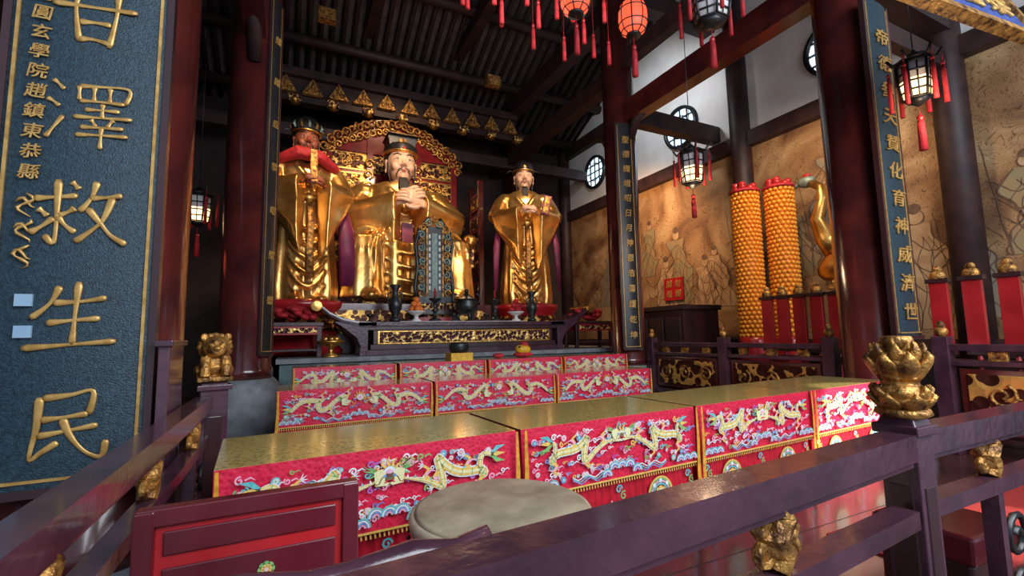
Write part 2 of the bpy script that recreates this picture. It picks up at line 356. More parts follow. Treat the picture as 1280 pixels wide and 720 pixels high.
# couplet boards
def couplet(cx,yf,w,z0,z1,chars,zc,dz,size,small=None,k='teal',border=True,sx=1,rot=0,off=.004,dx=0):
    e=empty('couplet_board',(cx,yf,0),rot)
    b=B(); n=12
    sag=.03
    Rr=[]
    for z in (z0,z1):
        pts=[(-w/2+w*i/n, sag*((2*i/n-1)**2), z) for i in range(n+1)]
        bk=[(w/2-w*i/n, sag*((2*i/n-1)**2)+.035, z) for i in range(n+1)]
        Rr.append(pts+bk)
    b.rings(Rr,k,smooth=False)
    if border:
        for s in (-1,1):
            x=s*(w/2-.035); b.bx((x-.006,sag*.75-.008,z0+.04),(x+.006,sag*.75+.01,z1-.04),'letter')
            x=s*(w/2); b.bx((x-.014,sag-.012,z0),(x+.014,sag+.04,z1),'wood')
        b.bx((-w/2,-.004,z0-.02),(w/2,.06,z0+.015),'wood')
        b.bx((-w/2+.03,-.004,z0+.04),(w/2-.03,.03,z0+.052),'letter')
    b.obj('board',e)
    for i,ch in enumerate(chars):
        if ch in BR: brush(ch,size*1.06,(dx,-.004,zc-i*dz),e,'character_%d'%(i+1))
        else: glyph(ch,size,(dx,-.008,zc-i*dz),e,'character_%d'%(i+1),sx=sx,off=off)
    if small:
        sx0,sz0,sdz,ss,st=small
        for i,ch in enumerate(st): glyph(ch,ss,(sx0,-.002,sz0-i*sdz),e,'small_character_%d'%(i+1),ext=.002,off=0)
    return e
e=couplet(-.84,2.585,.57,.70,4.6,'恩施甘澤救生民',3.67,.452,.275,(-.168,3.19,.09,.070,'壬申年香港圓玄學院趙鎮東恭縣'),off=0,dx=.012)
b=B()
for p in ((-.135,1.48),(-.13,1.35)): b.box((p[0]-.01,-.0,p[1]),(.055,.012,.05),'sticker')
b.obj('sticker',e)
bz=B()
for q in range(3):
    bz.tube([(-.165+.025*sin(t*.9+q),-.002,1.93-.11*q-.1*t/8) for t in range(9)],[.003,.007,.005,.008,.004,.008,.006,.004,.002],'letter',6)
    bz.tube([(-.195+.06*t/5,-.002,1.89-.11*q+.02*sin(t)) for t in range(6)],[.003,.007,.008,.006,.004,.002],'letter',6)
bz.obj('signature_strokes',e)
couplet(5.94,2.575,.48,1.2,5.0,'帝德參天賛化育神威濟世',4.55,.31,.20,sx=1.4,off=-.004)
couplet(-.235,6.80,.24,1.1,6.0,'護國庇黎昭聖德',5.4,.6,.12,k='black',rot=.95,off=0)
couplet(5.68,6.66,.34,1.0,5.3,'聖德巍峨昭日月神恩浩蕩護乾坤',4.95,.285,.15,k='black',rot=-.3,off=-.003)

# ---------------------------------------------------------------- embroidered tables
def dragon(b,cx,cz,L,A,fl,y,ph=0):
    n=64; P=[]; W=[]
    for i in range(n+1):
        t=i/n
        P.append((cx+fl*(-L/2+L*t+.055*sin(4.2*pi*t+ph)), cz+A*(sin(2*pi*1.9*t+.6+ph)*(.55+.45*t)+.35*sin(2*pi*3.6*t+ph))+.015))
        W.append(.006+.030*sin(pi*min(1,t*1.0+.05))**.7)
    b.rib(P,[w*1.35 for w in W],'e_white',y); b.rib(P,W,'e_gold',y-.0015); b.rib(P,[w*.4 for w in W],'e_cream',y-.003)
    for i in range(1,n-2):
        (x0,z0),(x1,z1)=P[i],P[i+1]; dx,dz=x1-x0,z1-z0; l=sqrt(dx*dx+dz*dz) or 1; nx,nz=-dz/l,dx/l
        if i%3==0: b.rib([(x0-nx*W[i]*.5,z0-nz*W[i]*.5),(x0+nx*W[i]*.5,z0+nz*W[i]*.5)],.003,'e_green',y-.0035)
        if nz<0: nx,nz=-nx,-nz
        if i%2==0: b.poly([(x0,z0),(x1,z1),((x0+x1)/2+nx*(W[i]*.6+.014),(z0+z1)/2+nz*(W[i]*.6+.014))],'e_cyan' if i%4 else 'e_white',y-.001)
    hx,hz=P[-1]; f=fl
    b.poly([(hx-f*.03,hz-.03),(hx+f*.02,hz-.035),(hx+f*.055,hz-.012),(hx+f*.05,hz+.012),(hx+f*.015,hz+.02),(hx,hz+.04),(hx-f*.035,hz+.03)],'e_cream',y-.004)
    b.disc((hx+f*.012,hz+.008),.007,'e_blue',y-.005); b.rib([(hx+f*.05,hz-.012),(hx+f*.01,hz-.02)],.006,'cloth',y-.005)
    for a in (.9,1.3,1.8,2.3,2.9): b.rib([(hx-f*.01+f*cos(a+1)*.075*t/5,hz+sin(a)*.075*t/5+.01*sin(t)) for t in range(6)],[.012,.011,.009,.007,.004,.001],'e_green' if a>1 else 'e_gold',y-.003)
    b.rib([(hx+f*.045+f*.012*t,hz-.01+.018*sin(t*1.3)) for t in range(6)],[.005]*6,'e_gold',y-.004)
    for i,s in ((14,-1),(24,1),(42,-1),(54,1)):
        px,pz=P[i]; K=[(px,pz),(px+f*.03,pz+s*.035),(px+f*.012,pz+s*.062),(px+f*.04,pz+s*.08)]
        b.rib(K,[.024,.02,.015,.012],'e_gold',y-.0005)
        for a in (-.6,0,.6,1.2): b.rib([K[-1],(K[-1][0]+f*.028*cos(a*s),K[-1][1]+.028*sin(a*s))],[.008,.001],'e_white',y-.002)
        b.rib([K[1],(K[1][0]-f*.03,K[1][1]+s*.02),(K[1][0]-f*.06,K[1][1]+s*.01)],[.014,.010,.001],'e_pink',y-.001)
    for q,k in ((-.03,'e_green'),(0,'e_gold'),(.03,'e_cyan')): b.rib([P[0],(P[0][0]-fl*.035,P[0][1]+q),(P[0][0]-fl*.08,P[0][1]+q*1.3)],[.014,.022,.001],k,y)
def flower(b,cx,cz,r,y,ks=('e_pink','e_white','e_gold')):
    for a in range(8): b.disc((cx+r*.62*cos(a*pi/4),cz+r*.62*sin(a*pi/4)),r*.36,ks[0],y,9)
    for a in range(8): b.disc((cx+r*.42*cos(a*pi/4+.4),cz+r*.42*sin(a*pi/4+.4)),r*.22,ks[1],y-.001,8)
    b.disc((cx,cz),r*.24,ks[2],y-.002,9)
def embroider(b,w,h,seed,y=-.012):
    R=random.Random(seed); z0,z1=h-.33,h-.02
    cz=(z0+z1)/2+.02
    for i in range(120):
        x=R.uniform(-w/2+.05,w/2-.08); z=R.uniform(z0+.03,z1-.02); k=R.choice(['e_cyan','e_white','e_blue','e_pink','e_green','e_white','e_purple','e_gold','e_white','e_pink'])
        r=R.uniform(.009,.019)
        b.rib(spiral(x,z,r,1.2,R.uniform(0,6),R.choice((-1,1)),12),r*.42,k,y+.004)
        b.rib([(x+r,z),(x+r*2.2,z+r*.5),(x+r*3.2,z-r*.2)],[r*.5,r*.4,.001],k,y+.004)
    for i in range(30):
        flower(b,R.uniform(-w/2+.06,w/2-.06),R.choice((R.uniform(z0+.03,z0+.1),R.uniform(z1-.08,z1-.03))),R.uniform(.010,.020),y+.002,R.choice([('e_pink','e_white','e_gold'),('e_blue','e_cyan','e_white'),('e_white','e_pink','e_gold'),('e_cyan','e_white','e_green')]))
    dragon(b,-w*.235,cz,w*.34,.062,1,y,seed*.7); dragon(b,w*.235,cz,w*.34,.062,-1,y,seed*.7)
    b.disc((0,cz+.05),.03,'e_white',y-.002); b.disc((0,cz+.05),.018,'e_pink',y-.004)
    for a in range(7):
        q=a*pi/6; b.rib([(cos(q)*.03,cz+.05+sin(q)*.03),(cos(q+.2)*.05,cz+.05+sin(q+.2)*.052),(cos(q)*.07,cz+.05+sin(q)*.075)],[.014,.01,.001],'e_gold',y-.001)
    for cx,n in ((0,5),(-w/2+.12,3),(w/2-.12,3)):
        for i in range(n):
            for k2,s in (('e_cyan',1),('e_white',.78),('e_blue',.56),('e_pink',.34)):
                px=cx+(i-(n-1)/2)*.058; up=.035 if (cx==0 and 0<i<4) else 0
                b.rib([(px+.036*s*cos(a*pi/8),z0+.010+up+.040*s*sin(a*pi/8)) for a in range(9)],.007,k2,y-.002-.0005*i)
    for s in (-1,1):
        for q,k in enumerate(('e_white','e_cyan','e_blue')):
            b.rib([(s*(.12+.020*t),z0+.034-.011*q+.012*sin(t*1.1+q*.5)) for t in range(13)],.006,k,y-.001*q)
def table_mesh(w,h,d,seed,lower=True):
    b=B(); hw=w/2
    b.bx((-hw+.0,0,h-.025),(hw-.0,d,h),'brocade')
    for s in (-1,1):
        b.bx((s*(hw-.004)-.004,.0,h-.35),(s*(hw-.004)+.004,d,h-.001),'cloth')
        b.bx((s*(hw-.05)-.03,.05,0),(s*(hw-.05)+.03,.11,h-.03),'wood'); b.bx((s*(hw-.05)-.03,d-.11,0),(s*(hw-.05)+.03,d-.05,h-.03),'wood')
    n=24
    fr=[]
    for z in (h,h-.12,h-.24,h-.35):
        q=(h-z)*.03
        fr.append([(-hw+w*i/n,-.003-q*(1+sin(i*1.7+seed)) ,z) for i in range(n+1)])
    b.rings(fr,'cloth',cap=False,closed=False)
    b.bx((-hw,-.030,h-.350),(hw,-.022,h-.343),'e_gold')
    for i in range(int(w/.02)):
        x=-hw+.01+i*.02; b.rib([(x,h-.35),(x+.003,h-.375)],.007,'e_gold',-.02)
    n=int(w/.012); R=[]
    for z in (h-.30,h-.5,.03):
        R.append([(-hw+w*i/n,.022+.010*sin(i*pi/2.2)+.006*sin(i*.31),z) for i in range(n+1)])
    b.rings(R,'skirt',cap=False,closed=False)
    for s in (-1,1):
        R=[[(s*(hw-.012)+.005*sin(i*1.4),.02+(d-.04)*i/30,z) for i in range(31)] for z in (h-.3,.03)]
        b.rings(R,'skirt',cap=False,closed=False)
    R=[[(-hw+w*i/n,d-.01,z) for i in range(n+1)] for z in (h-.01,.03)]
    b.rings(R,'skirt',cap=False,closed=False)
    embroider(b,w,h,seed,-.032)
    if lower:
        for cx in (-w*.25,w*.25):
            cz=h-.50
            for r,k in ((.10,'e_gold'),(.088,'e_green'),(.074,'e_pink'),(.058,'e_cyan')):
                b.rib([(cx+r*cos(a*pi/12),cz+r*sin(a*pi/12)) for a in range(24)],.011,k,.0,True)
            flower(b,cx,cz,.05,-.002,('e_gold','e_white','e_blue'))
            for a in range(8): b.disc((cx+.078*cos(a*pi/4),cz+.078*sin(a*pi/4)),.014,'e_white',-.003,7)
        for cx in (-w*.44,0,w*.44):
            for a in range(7): b.rib(spiral(cx+sin(a*2.3)*.045,h-.42-.04*a,.026,1.2,a,1,10),.010,['e_cyan','e_green','e_pink','e_white','e_blue','e_gold','e_cyan'][a],.004)
    for s in (-1,1):
        x=s*(hw-.012); b.rib([(x,h),(x+.003,h-.2),(x-.004,h-.4),(x,h-.52)],[.012,.024,.030,.038],'trim',-.037)
    return b.mesh('embroidered_table')
meA=[table_mesh(1.338,.80,.66,s) for s in (1,2)]
for i in range(4): place(meA[i%2],'embroidered_altar_table',loc=(-.25+.675+i*1.365, 2.20+.08*i, 0),rz=.058)
meB=[table_mesh(1.53,.80,.62,s) for s in (5,6)]
for i in range(3): place(meB[i%2],'embroidered_altar_table',loc=(-.09+.775+i*1.56, 5.05, 0))
meC=[table_mesh(1.21,.955,.5,s) for s in (8,9)]
for i in range(4): place(meC[i%2],'embroidered_altar_table',loc=(.06+.61+i*1.25, 6.10, 0))

# ---------------------------------------------------------------- platform + altar
b=B(); b.bx((-.1,7.75,0),(6.6,12.5,.93),'platform'); b.bx((-.15,7.68,.93),(6.65,12.5,1.0),'stone'); b.obj('stone_platform')
b=B()
x0,x1,zt=1.2,4.9,1.56
b.bx((x0-.15,8.0,zt-.07),(x1+.15,8.7,zt),'rail'); b.bx((x0,8.03,zt-.14),(x1,8.67,zt-.07),'wood')
b.bx((x0+.1,8.06,1.18),(x1-.1,8.65,zt-.14),'wood')
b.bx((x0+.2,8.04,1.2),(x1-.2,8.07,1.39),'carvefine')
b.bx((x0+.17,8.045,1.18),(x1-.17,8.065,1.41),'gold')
b.bx((x0-.02,8.0,1.0),(x1+.02,8.7,1.09),'rail'); b.bx((x0+.05,8.03,1.09),(x1-.05,8.67,1.18),'wood')
for s,xe in ((-1,x0),(1,x1)):
    pts=[(xe-s*.15,0,zt-.04),(xe+s*.15,0,zt-.03),(xe+s*.4,0,zt+.03),(xe+s*.6,0,zt+.13),(xe+s*.72,0,zt+.24),(xe+s*.80,0,zt+.27)]
    R=[]
    for (px,_,pz),t in zip(pts,(.09,.09,.085,.08,.07,.05)):
        R.append([(px,8.0,pz-t/2),(px,8.7,pz-t/2),(px,8.7,pz+t/2),(px,8.0,pz+t/2)])
    b.rings(R,'rail')
    b.tube([(xe+s*.80,8.0,zt+.26),(xe+s*.80,8.7,zt+.26)],.075,'gold',12)
    b.tube([(xe+s*.80,7.985,zt+.26),(xe+s*.80,8.0,zt+.26)],.09,'gold',12)
    prof=[(0,1.0),(.12,1.0),(.10,1.15),(.16,1.3),(.34,1.45),(.5,1.56),(.3,1.55),(0,1.5)]
    n=len(prof)
    vs=[(xe+s*p[0],8.02,p[1]) for p in prof]+[(xe+s*p[0],8.67,p[1]) for p in prof]
    b.add(vs,[tuple(range(n)),tuple(range(2*n-1,n-1,-1))]+[(i,(i+1)%n,(i+1)%n+n,i+n) for i in range(n)],'rail')
b.bx((1.75,8.05,zt),(4.2,8.6,zt+.012),'white')
b.obj('carved_altar_table',bevel=.008)

Z=zt+.012
def vase(x,y,k='bronze',h=.6):
    b=B(); b.lathe([(.09,0),(.10,.03),(.06,.07),(.05,.1),(.10,.2),(.115,.28),(.09,.36),(.05,.42),(.045,.5),(.09,.58),(.085,.6),(.03,.58)],(0,0,0),k,20)
    for s in (-1,1): b.tube([(s*.05,0,.48),(s*.11,0,.46),(s*.12,0,.38),(s*.09,0,.33)],.014,k,6)
    b.obj('bronze_vase',loc=(x,y,Z),sc=h/.6)
def candlestick(x,y):
    b=B(); b.lathe([(.11,0),(.11,.03),(.07,.06),(.035,.1),(.03,.16),(.07,.2),(.03,.24),(.03,.32),(.05,.35),(.11,.4),(.115,.42),(.03,.42),(.015,.45),(.012,.55)],(0,0,0),'bronze',18)
    b.lathe([(.02,.45),(.02,.6),(.003,.61)],(0,0,0),'redcloth',10); b.obj('candlestick',loc=(x,y,Z))
vase(1.71,8.3,h=.66); candlestick(2.41,8.2); candlestick(3.65,8.3); vase(4.47,8.3,h=.6)
def fruit(x,y,z=Z):
    b=B(); b.lathe([(.09,0),(.09,.02),(.04,.05),(.035,.1),(.10,.13),(.16,.17),(.165,.185),(.02,.16)],(0,0,0),'white',20)
    for i,(px,py,pz) in enumerate([(.07,0,.22),(-.07,.02,.22),(0,.08,.22),(0,-.08,.22),(.04,.03,.31),(-.045,0,.31),(0,0,.39)]): b.ell((px,py,pz),(.06,.06,.055),'orangefruit' if x<3 else 'redcloth',10,7)
    b.obj('fruit_offering_dish',loc=(x,y,z))
fruit(2.07,8.22); fruit(4.07,8.22)
b=B(); b.lathe([(.14,.14),(.2,.2),(.22,.3),(.19,.38),(.2,.41),(.22,.42),(.18,.42),(.10,.48),(.04,.52),(.03,.56)],(0,0,0),'bronze',24)
for a in range(3):
    q=a*2*pi/3+.5; b.tube([(.13*cos(q),.13*sin(q),.2),(.17*cos(q),.17*sin(q),.1),(.15*cos(q),.15*sin(q),0)],[.04,.03,.035],'bronze',8)
for s in (-1,1): b.tube([(s*.19,0,.34),(s*.27,0,.38),(s*.27,0,.5),(s*.2,0,.52)],.022,'bronze',8)
b.ell((0,0,.58),(.045,.05,.05),'bronze',10,7); b.obj('incense_burner',loc=(3.06,8.3,Z))
for x in (1.25,2.75,3.4):
    b=B(); b.lathe([(.05,0),(.05,.02),(.02,.04),(.02,.08),(.06,.1),(.055,.14),(.03,.15)],(0,0,0),'bronze',14); b.obj('incense_cup',loc=(x,8.15,Z if x>1.5 else Z-.012))
# spirit tablet behind the altar
b=B()
b.bx((-.36,-.10,0),(.36,.12,.12),'carvefine'); b.bx((-.30,-.08,.12),(.30,.1,.24),'bronze')
b.bx((-.28,.0,.24),(.28,.04,1.55),'bronze')
b.bx((-.13,-.03,.24),(.13,.05,1.5),'black'); b.bx((-.05,-.04,.34),(.05,-.02,1.42),'patina')
for s in (-1,1):
    for i in range(11):
        z=.3+i*.12; b.tube([(p[0],-.03,p[1]) for p in spiral(s*(.24+.02*sin(i)),z,.075,1.3,i,s,10)],.018,'patina' if i%2 else 'oldgold',6)
    b.bx((s*.15-.015,-.06,.24),(s*.15+.015,.05,1.5),'oldgold')
    b.tube([(s*.30,0,.1),(s*.36,0,.4),(s*.31,0,.8),(s*.35,0,1.2),(s*.28,0,1.5),(s*.1,0,1.72)],.035,'bronze',8)
for i in range(5): b.tube([(p[0],-.03,p[1]) for p in spiral(-.2+.1*i,1.53+.08*(2-abs(i-2)),.08,1.3,i,1,10)],.02,'patina' if i%2 else 'oldgold',6)
for i in range(9):
    for q in (-1,1): b.box((q*.095,-.035,.40+i*.12),(.035,.01,.07),'e_white')
b.obj('spirit_tablet',loc=(2.60,8.90,1.82),sc=1.08)
b=B(); b.bx((-.45,-.15,1.73),(.45,.16,1.82),'wood')
for s in (-1,1):
    for t in (-1,1): b.bx((s*.40-.03,t*.12-.03,1.0),(s*.40+.03,t*.12+.03,1.73),'wood')
b.bx((-.38,-.11,1.57),(.38,.11,1.67),'redlac'); b.obj('tablet_stand',loc=(2.60,8.88,0))
# items on third row
b=B(); b.bx((-.17,-.14,0),(.17,.14,.11),'yellow'); b.lathe([(.12,.11),(.15,.16),(.15,.24),(.13,.27),(.10,.27),(.09,.20)],(0,0,0),'bronze',20); b.obj('bronze_singing_bowl',loc=(2.22,6.35,.955),sc=.95)
b=B(); b.ell((0,0,.05),(.18,.14,.05),'redcloth'); b.ell((0,0,.13),(.14,.12,.09),'yellow'); b.ell((.02,0,.2),(.08,.08,.07),'redcloth'); b.ell((-.08,-.05,.17),(.03,.03,.03),'black',8,6); b.obj('wooden_fish_drum',loc=(3.25,6.35,.955),sc=.9)
b=B(); b.ell((0,0,.04),(.09,.06,.04),'redcloth'); b.obj('red_offering_cushion',loc=(2.85,6.38,.955))

# side offering tables with heaps of red cloth
for x in (.02,5.85):
    yy=8.3
    b=B(); b.bx((-.5,-.25,.5),(.5,.25,.56),'wood'); b.bx((-.45,-.23,.36),(.45,.23,.5),'redlac'); b.bx((-.40,-.24,.39),(.40,-.23,.47),'carvefine')
    for s in (-1,1):
        for t in (-1,1): b.bx((s*.44-.035,t*.2-.035,0),(s*.44+.035,t*.2+.035,.5),'wood')
    b.bx((-.46,-.22,.1),(.46,.22,.14),'wood'); b.obj('side_offering_table',loc=(x,yy,1.0),bevel=.006)
    b=B(); rr=random.Random(int(x*10))
    for i in range(30): b.ell((rr.uniform(-.36,.36),rr.uniform(-.14,.14),.06+rr.uniform(0,.20)),(rr.uniform(.06,.13),rr.uniform(.06,.12),rr.uniform(.04,.06)),'redcloth',8,6,(rr.random()*.4,rr.random()*.4,rr.random()))
    b.obj('red_silk_flower_heap',loc=(x,yy,1.56))
b=B(); b.lathe([(.1,0),(.1,.02),(.03,.06),(.03,.12),(.12,.16),(.17,.2),(.16,.2),(.02,.16)],(0,0,0),'gold',18)
for i in range(4): b.ell((.06*cos(i*1.57),.06*sin(i*1.57),.22),(.05,.05,.04),'gold',8,6)
b.obj('gilt_offering_cup',loc=(.62,7.88,1.0),sc=1.3)

# ---------------------------------------------------------------- statues
def head(e,c,s,skin,hat,beard=True,nm=''):
    x,y,z=c
    b=B()
    b.ell((x,y,z+.1*s),(.72*s,.80*s,.92*s),skin,20,14); b.ell((x,y-.12*s,z-.42*s),(.56*s,.60*s,.55*s),skin,18,12)
    b.tube([(x,y-.72*s,z+.18*s),(x,y-.84*s,z-.05*s),(x,y-.92*s,z-.2*s)],[.06*s,.09*s,.12*s],skin,8)
    for q in (-1,1):
        b.ell((x+q*.10*s,y-.82*s,z-.2*s),(.08*s,.08*s,.06*s),skin,8,6)
        b.ell((x+q*.34*s,y-.50*s,z-.20*s),(.24*s,.20*s,.24*s),skin,10,8)
        b.tube([(x+q*.08*s,y-.72*s,z+.26*s),(x+q*.30*s,y-.68*s,z+.33*s),(x+q*.52*s,y-.52*s,z+.26*s)],[.04*s,.05*s,.04*s],skin,8)
        b.ell((x+q*.74*s,y-.02*s,z-.05*s),(.08*s,.16*s,.30*s),skin,10,8,(0,q*.15,0))
        b.ell((x+q*.76*s,y-.04*s,z-.36*s),(.07*s,.1*s,.14*s),skin,8,6)
    b.ell((x,y-.70*s,z-.43*s),(.17*s,.07*s,.04*s),skin,10,6); b.ell((x,y-.67*s,z-.53*s),(.13*s,.08*s,.05*s),skin,10,6)
    b.ell((x,y-.58*s,z-.76*s),(.2*s,.16*s,.14*s),skin,10,6)
    b.cyl((x,y+.02*s,z-1.35*s),(x,y,z-.5*s),.42*s,skin,16)
    b.obj('head',e,remesh=s*.045,smooth=3)
    b=B()
    for q in (-1,1):
        b.ell((x+q*.29*s,y-.655*s,z+.10*s),(.14*s,.07*s,.04*s),'white',12,8,(0,0,q*.25))
        b.ell((x+q*.28*s,y-.715*s,z+.095*s),(.05*s,.02*s,.038*s),'black',10,7)
        b.tube([(x+q*.13*s,y-.71*s,z+.12*s),(x+q*.29*s,y-.735*s,z+.155*s),(x+q*.46*s,y-.62*s,z+.12*s)],[.012*s,.020*s,.010*s],'black',6)
        b.tube([(x+q*.12*s,y-.77*s,z+.32*s),(x+q*.30*s,y-.74*s,z+.40*s),(x+q*.54*s,y-.56*s,z+.35*s)],[.02*s,.032*s,.008*s],'hair',6)
    b.ell((x,y-.745*s,z-.44*s),(.13*s,.05*s,.026*s),'lip',10,6); b.ell((x,y-.735*s,z-.51*s),(.10*s,.05*s,.03*s),'lip',10,6)
    b.obj('eyes_and_lips',e)
    b=B()
    b.ell((x,y+.14*s,z+.22*s),(.78*s,.80*s,.86*s),'hair',18,12)
    if beard:
        for q in (-1,1):
            b.tube([(x+q*.06*s,y-.82*s,z-.35*s),(x+q*.24*s,y-.77*s,z-.42*s),(x+q*.34*s,y-.70*s,z-.65*s),(x+q*.34*s,y-.72*s,z-1.0*s)],[.02*s,.035*s,.03*s,.01*s],'hair',8)
            b.tube([(x+q*.70*s,y-.22*s,z+.05*s),(x+q*.68*s,y-.28*s,z-.5*s),(x+q*.60*s,y-.40*s,z-1.0*s),(x+q*.52*s,y-.6*s,z-1.6*s)],[.03*s,.045*s,.04*s,.01*s],'hair',8)
        for q in range(-2,3):
            b.tube([(x+q*.07*s,y-.68*s+abs(q)*.03*s,z-.82*s),(x+q*.09*s,y-.76*s,z-1.1*s),(x+q*.08*s,y-.80*s,z-1.7*s),(x+q*.04*s,y-.84*s,z-2.4*s+abs(q)*.14*s)],[.06*s,.085*s,.07*s,.015*s],'hair',8)
    b.obj('beard_and_hair',e)
    b=B()
    if hat=='crown':
        b.lathe([(.80*s,0),(.86*s,.08*s),(.84*s,.35*s),(.70*s,.5*s)],(x,y+.05*s,z+.55*s),'black',24,sq=1.05)
        b.lathe([(.82*s,.0),(.90*s,.03*s),(.90*s,.08*s),(.82*s,.11*s)],(x,y+.05*s,z+.52*s),'gold',24,sq=1.05)
        b.box((x,y+.1*s,z+1.15*s),(1.3*s,1.05*s,.5*s),'black',top=1.15)
        b.box((x,y-.47*s,z+1.15*s),(.4*s,.04*s,.3*s),'oldgold'); b.box((x,y,z+1.43*s),(1.6*s,1.5*s,.07*s),'black'); b.box((x,y-.75*s,z+1.43*s),(1.6*s,.03*s,.03*s),'oldgold')
        b.ell((x,y-.86*s,z+.66*s),(.08*s,.05*s,.08*s),'redlac',8,6)
    else:
        b.lathe([(.78*s,0),(.86*s,.06*s),(.84*s,.3*s),(.74*s,.62*s),(.55*s,.85*s),(.2*s,.95*s)],(x,y+.05*s,z+.5*s),'black',24,sq=1.05)
        b.lathe([(.84*s,0),(.90*s,.03*s),(.90*s,.08*s),(.84*s,.11*s)],(x,y+.05*s,z+.5*s),'gold',24,sq=1.05)
        b.ell((x,y-.82*s,z+.80*s),(.12*s,.05*s,.12*s),'gold',10,7)
        b.ell((x,y+.15*s,z+1.4*s),(.35*s,.35*s,.25*s),'black',12,8)
        for q in (-1,1): b.tube([(x+q*.8*s,y+.2*s,z+.7*s),(x+q*1.15*s,y+.25*s,z+.75*s),(x+q*1.35*s,y+.25*s,z+.55*s)],[.06*s,.08*s,.04*s],'black',8)
        if hat=='patina':
            b.lathe([(.85*s,0),(.92*s,.2*s),(.8*s,.6*s),(.5*s,.9*s),(.1*s,1.1*s)],(x,y+.02*s,z+.62*s),'bronze',16,lobes=8,la=.06)
            for i in range(7): a=pi+pi*i/6; b.tube([(x+.85*s*cos(a),y+.85*s*sin(a),z+.72*s),(x+.96*s*cos(a),y+.96*s*sin(a),z+.9*s),(x+.88*s*cos(a),y+.88*s*sin(a),z+1.15*s)],[.08*s,.1*s,.02*s],'patina' if i%2 else 'oldgold',6)
    b.obj('headdress',e,bevel=.01)
def hand(b,w,d,up,s,side,skin,curl=1.0):
    w=Vector(w); d=Vector(d).normalized(); up=Vector(up); up=(up-d*up.dot(d)).normalized(); l=d.cross(up)*side
    b.tube([w-d*.15*s,w+d*.1*s,w+d*.4*s,w+d*.85*s,w+d*.98*s],[.22*s,.25*s,.36*s,.40*s,.30*s],skin,12,sx=1,sy=.45,up=up)
    for i,(o,L) in enumerate(((-.30,.62),(-.10,.78),(.10,.84),(.29,.74))):
        p=w+d*.85*s+l*o*s; q=p.copy(); dd=d.copy(); P=[p-d*.2*s,p]
        for j in range(3):
            ang=-curl*(.45+.2*j); dd=(Matrix.Rotation(ang*1.0,3,d.cross(up))@dd).normalized()
            q=q+dd*L*s*(.42,.33,.25)[j]; P.append(q.copy())
        b.tube(P,[.10*s,.105*s,.098*s,.088*s,.065*s],skin,8)
    p=w+d*.25*s+l*.28*s
    b.tube([p,p+l*.22*s+d*.22*s,p+l*.26*s+d*.5*s-up*.1*s,p+l*.18*s+d*.68*s-up*.18*s],[.13*s,.12*s,.10*s,.07*s],skin,8)
def robe_rings(secs,n=56,folds=11,seed=0):
    R=[]
    for (z,rx,ry,cx,cy,fa) in secs:
        r=[]
        for j in range(n):
            t=2*pi*j/n
            f=1+fa*(.6*sin(folds*t+seed+z*.7)+.4*sin((folds*2-3)*t+1.3*seed+z*.4))
            r.append((cx+rx*f*cos(t),cy+ry*f*sin(t),z))
        R.append(r)
    return R
def sleeve(b,k,sh,el,wr,drop,rs=.2):
    sh,el,wr=Vector(sh),Vector(el),Vector(wr)
    b.tube([sh,sh.lerp(el,.5),el],[rs,rs*1.05,rs*1.1],k,14)
    for q in range(3):
        c=sh.lerp(el,.3+.3*q); b.ell(c,(rs*1.12,rs*1.12,rs*.16),k,14,6,(.2,.4,0))
    R=[]; n=18
    for i in range(9):
        t=i/8; p=el.lerp(wr,t); hgt=rs*1.1+drop*t; wd=rs*(1.05-.25*t)
        ax=(wr-el).normalized(); side=ax.cross(Vector((0,0,1))).normalized()
        ring=[]
        for j in range(n):
            a=2*pi*j/n; zz=sin(a); zz=zz*rs*.9 if zz>0 else zz*hgt
            fold=1+.18*sin(zz*14+i*.5) if zz<0 else 1
            ring.append(p+side*(wd*cos(a)*fold)+Vector((0,0,zz)))
        R.append(ring)
    b.rings(R,k)
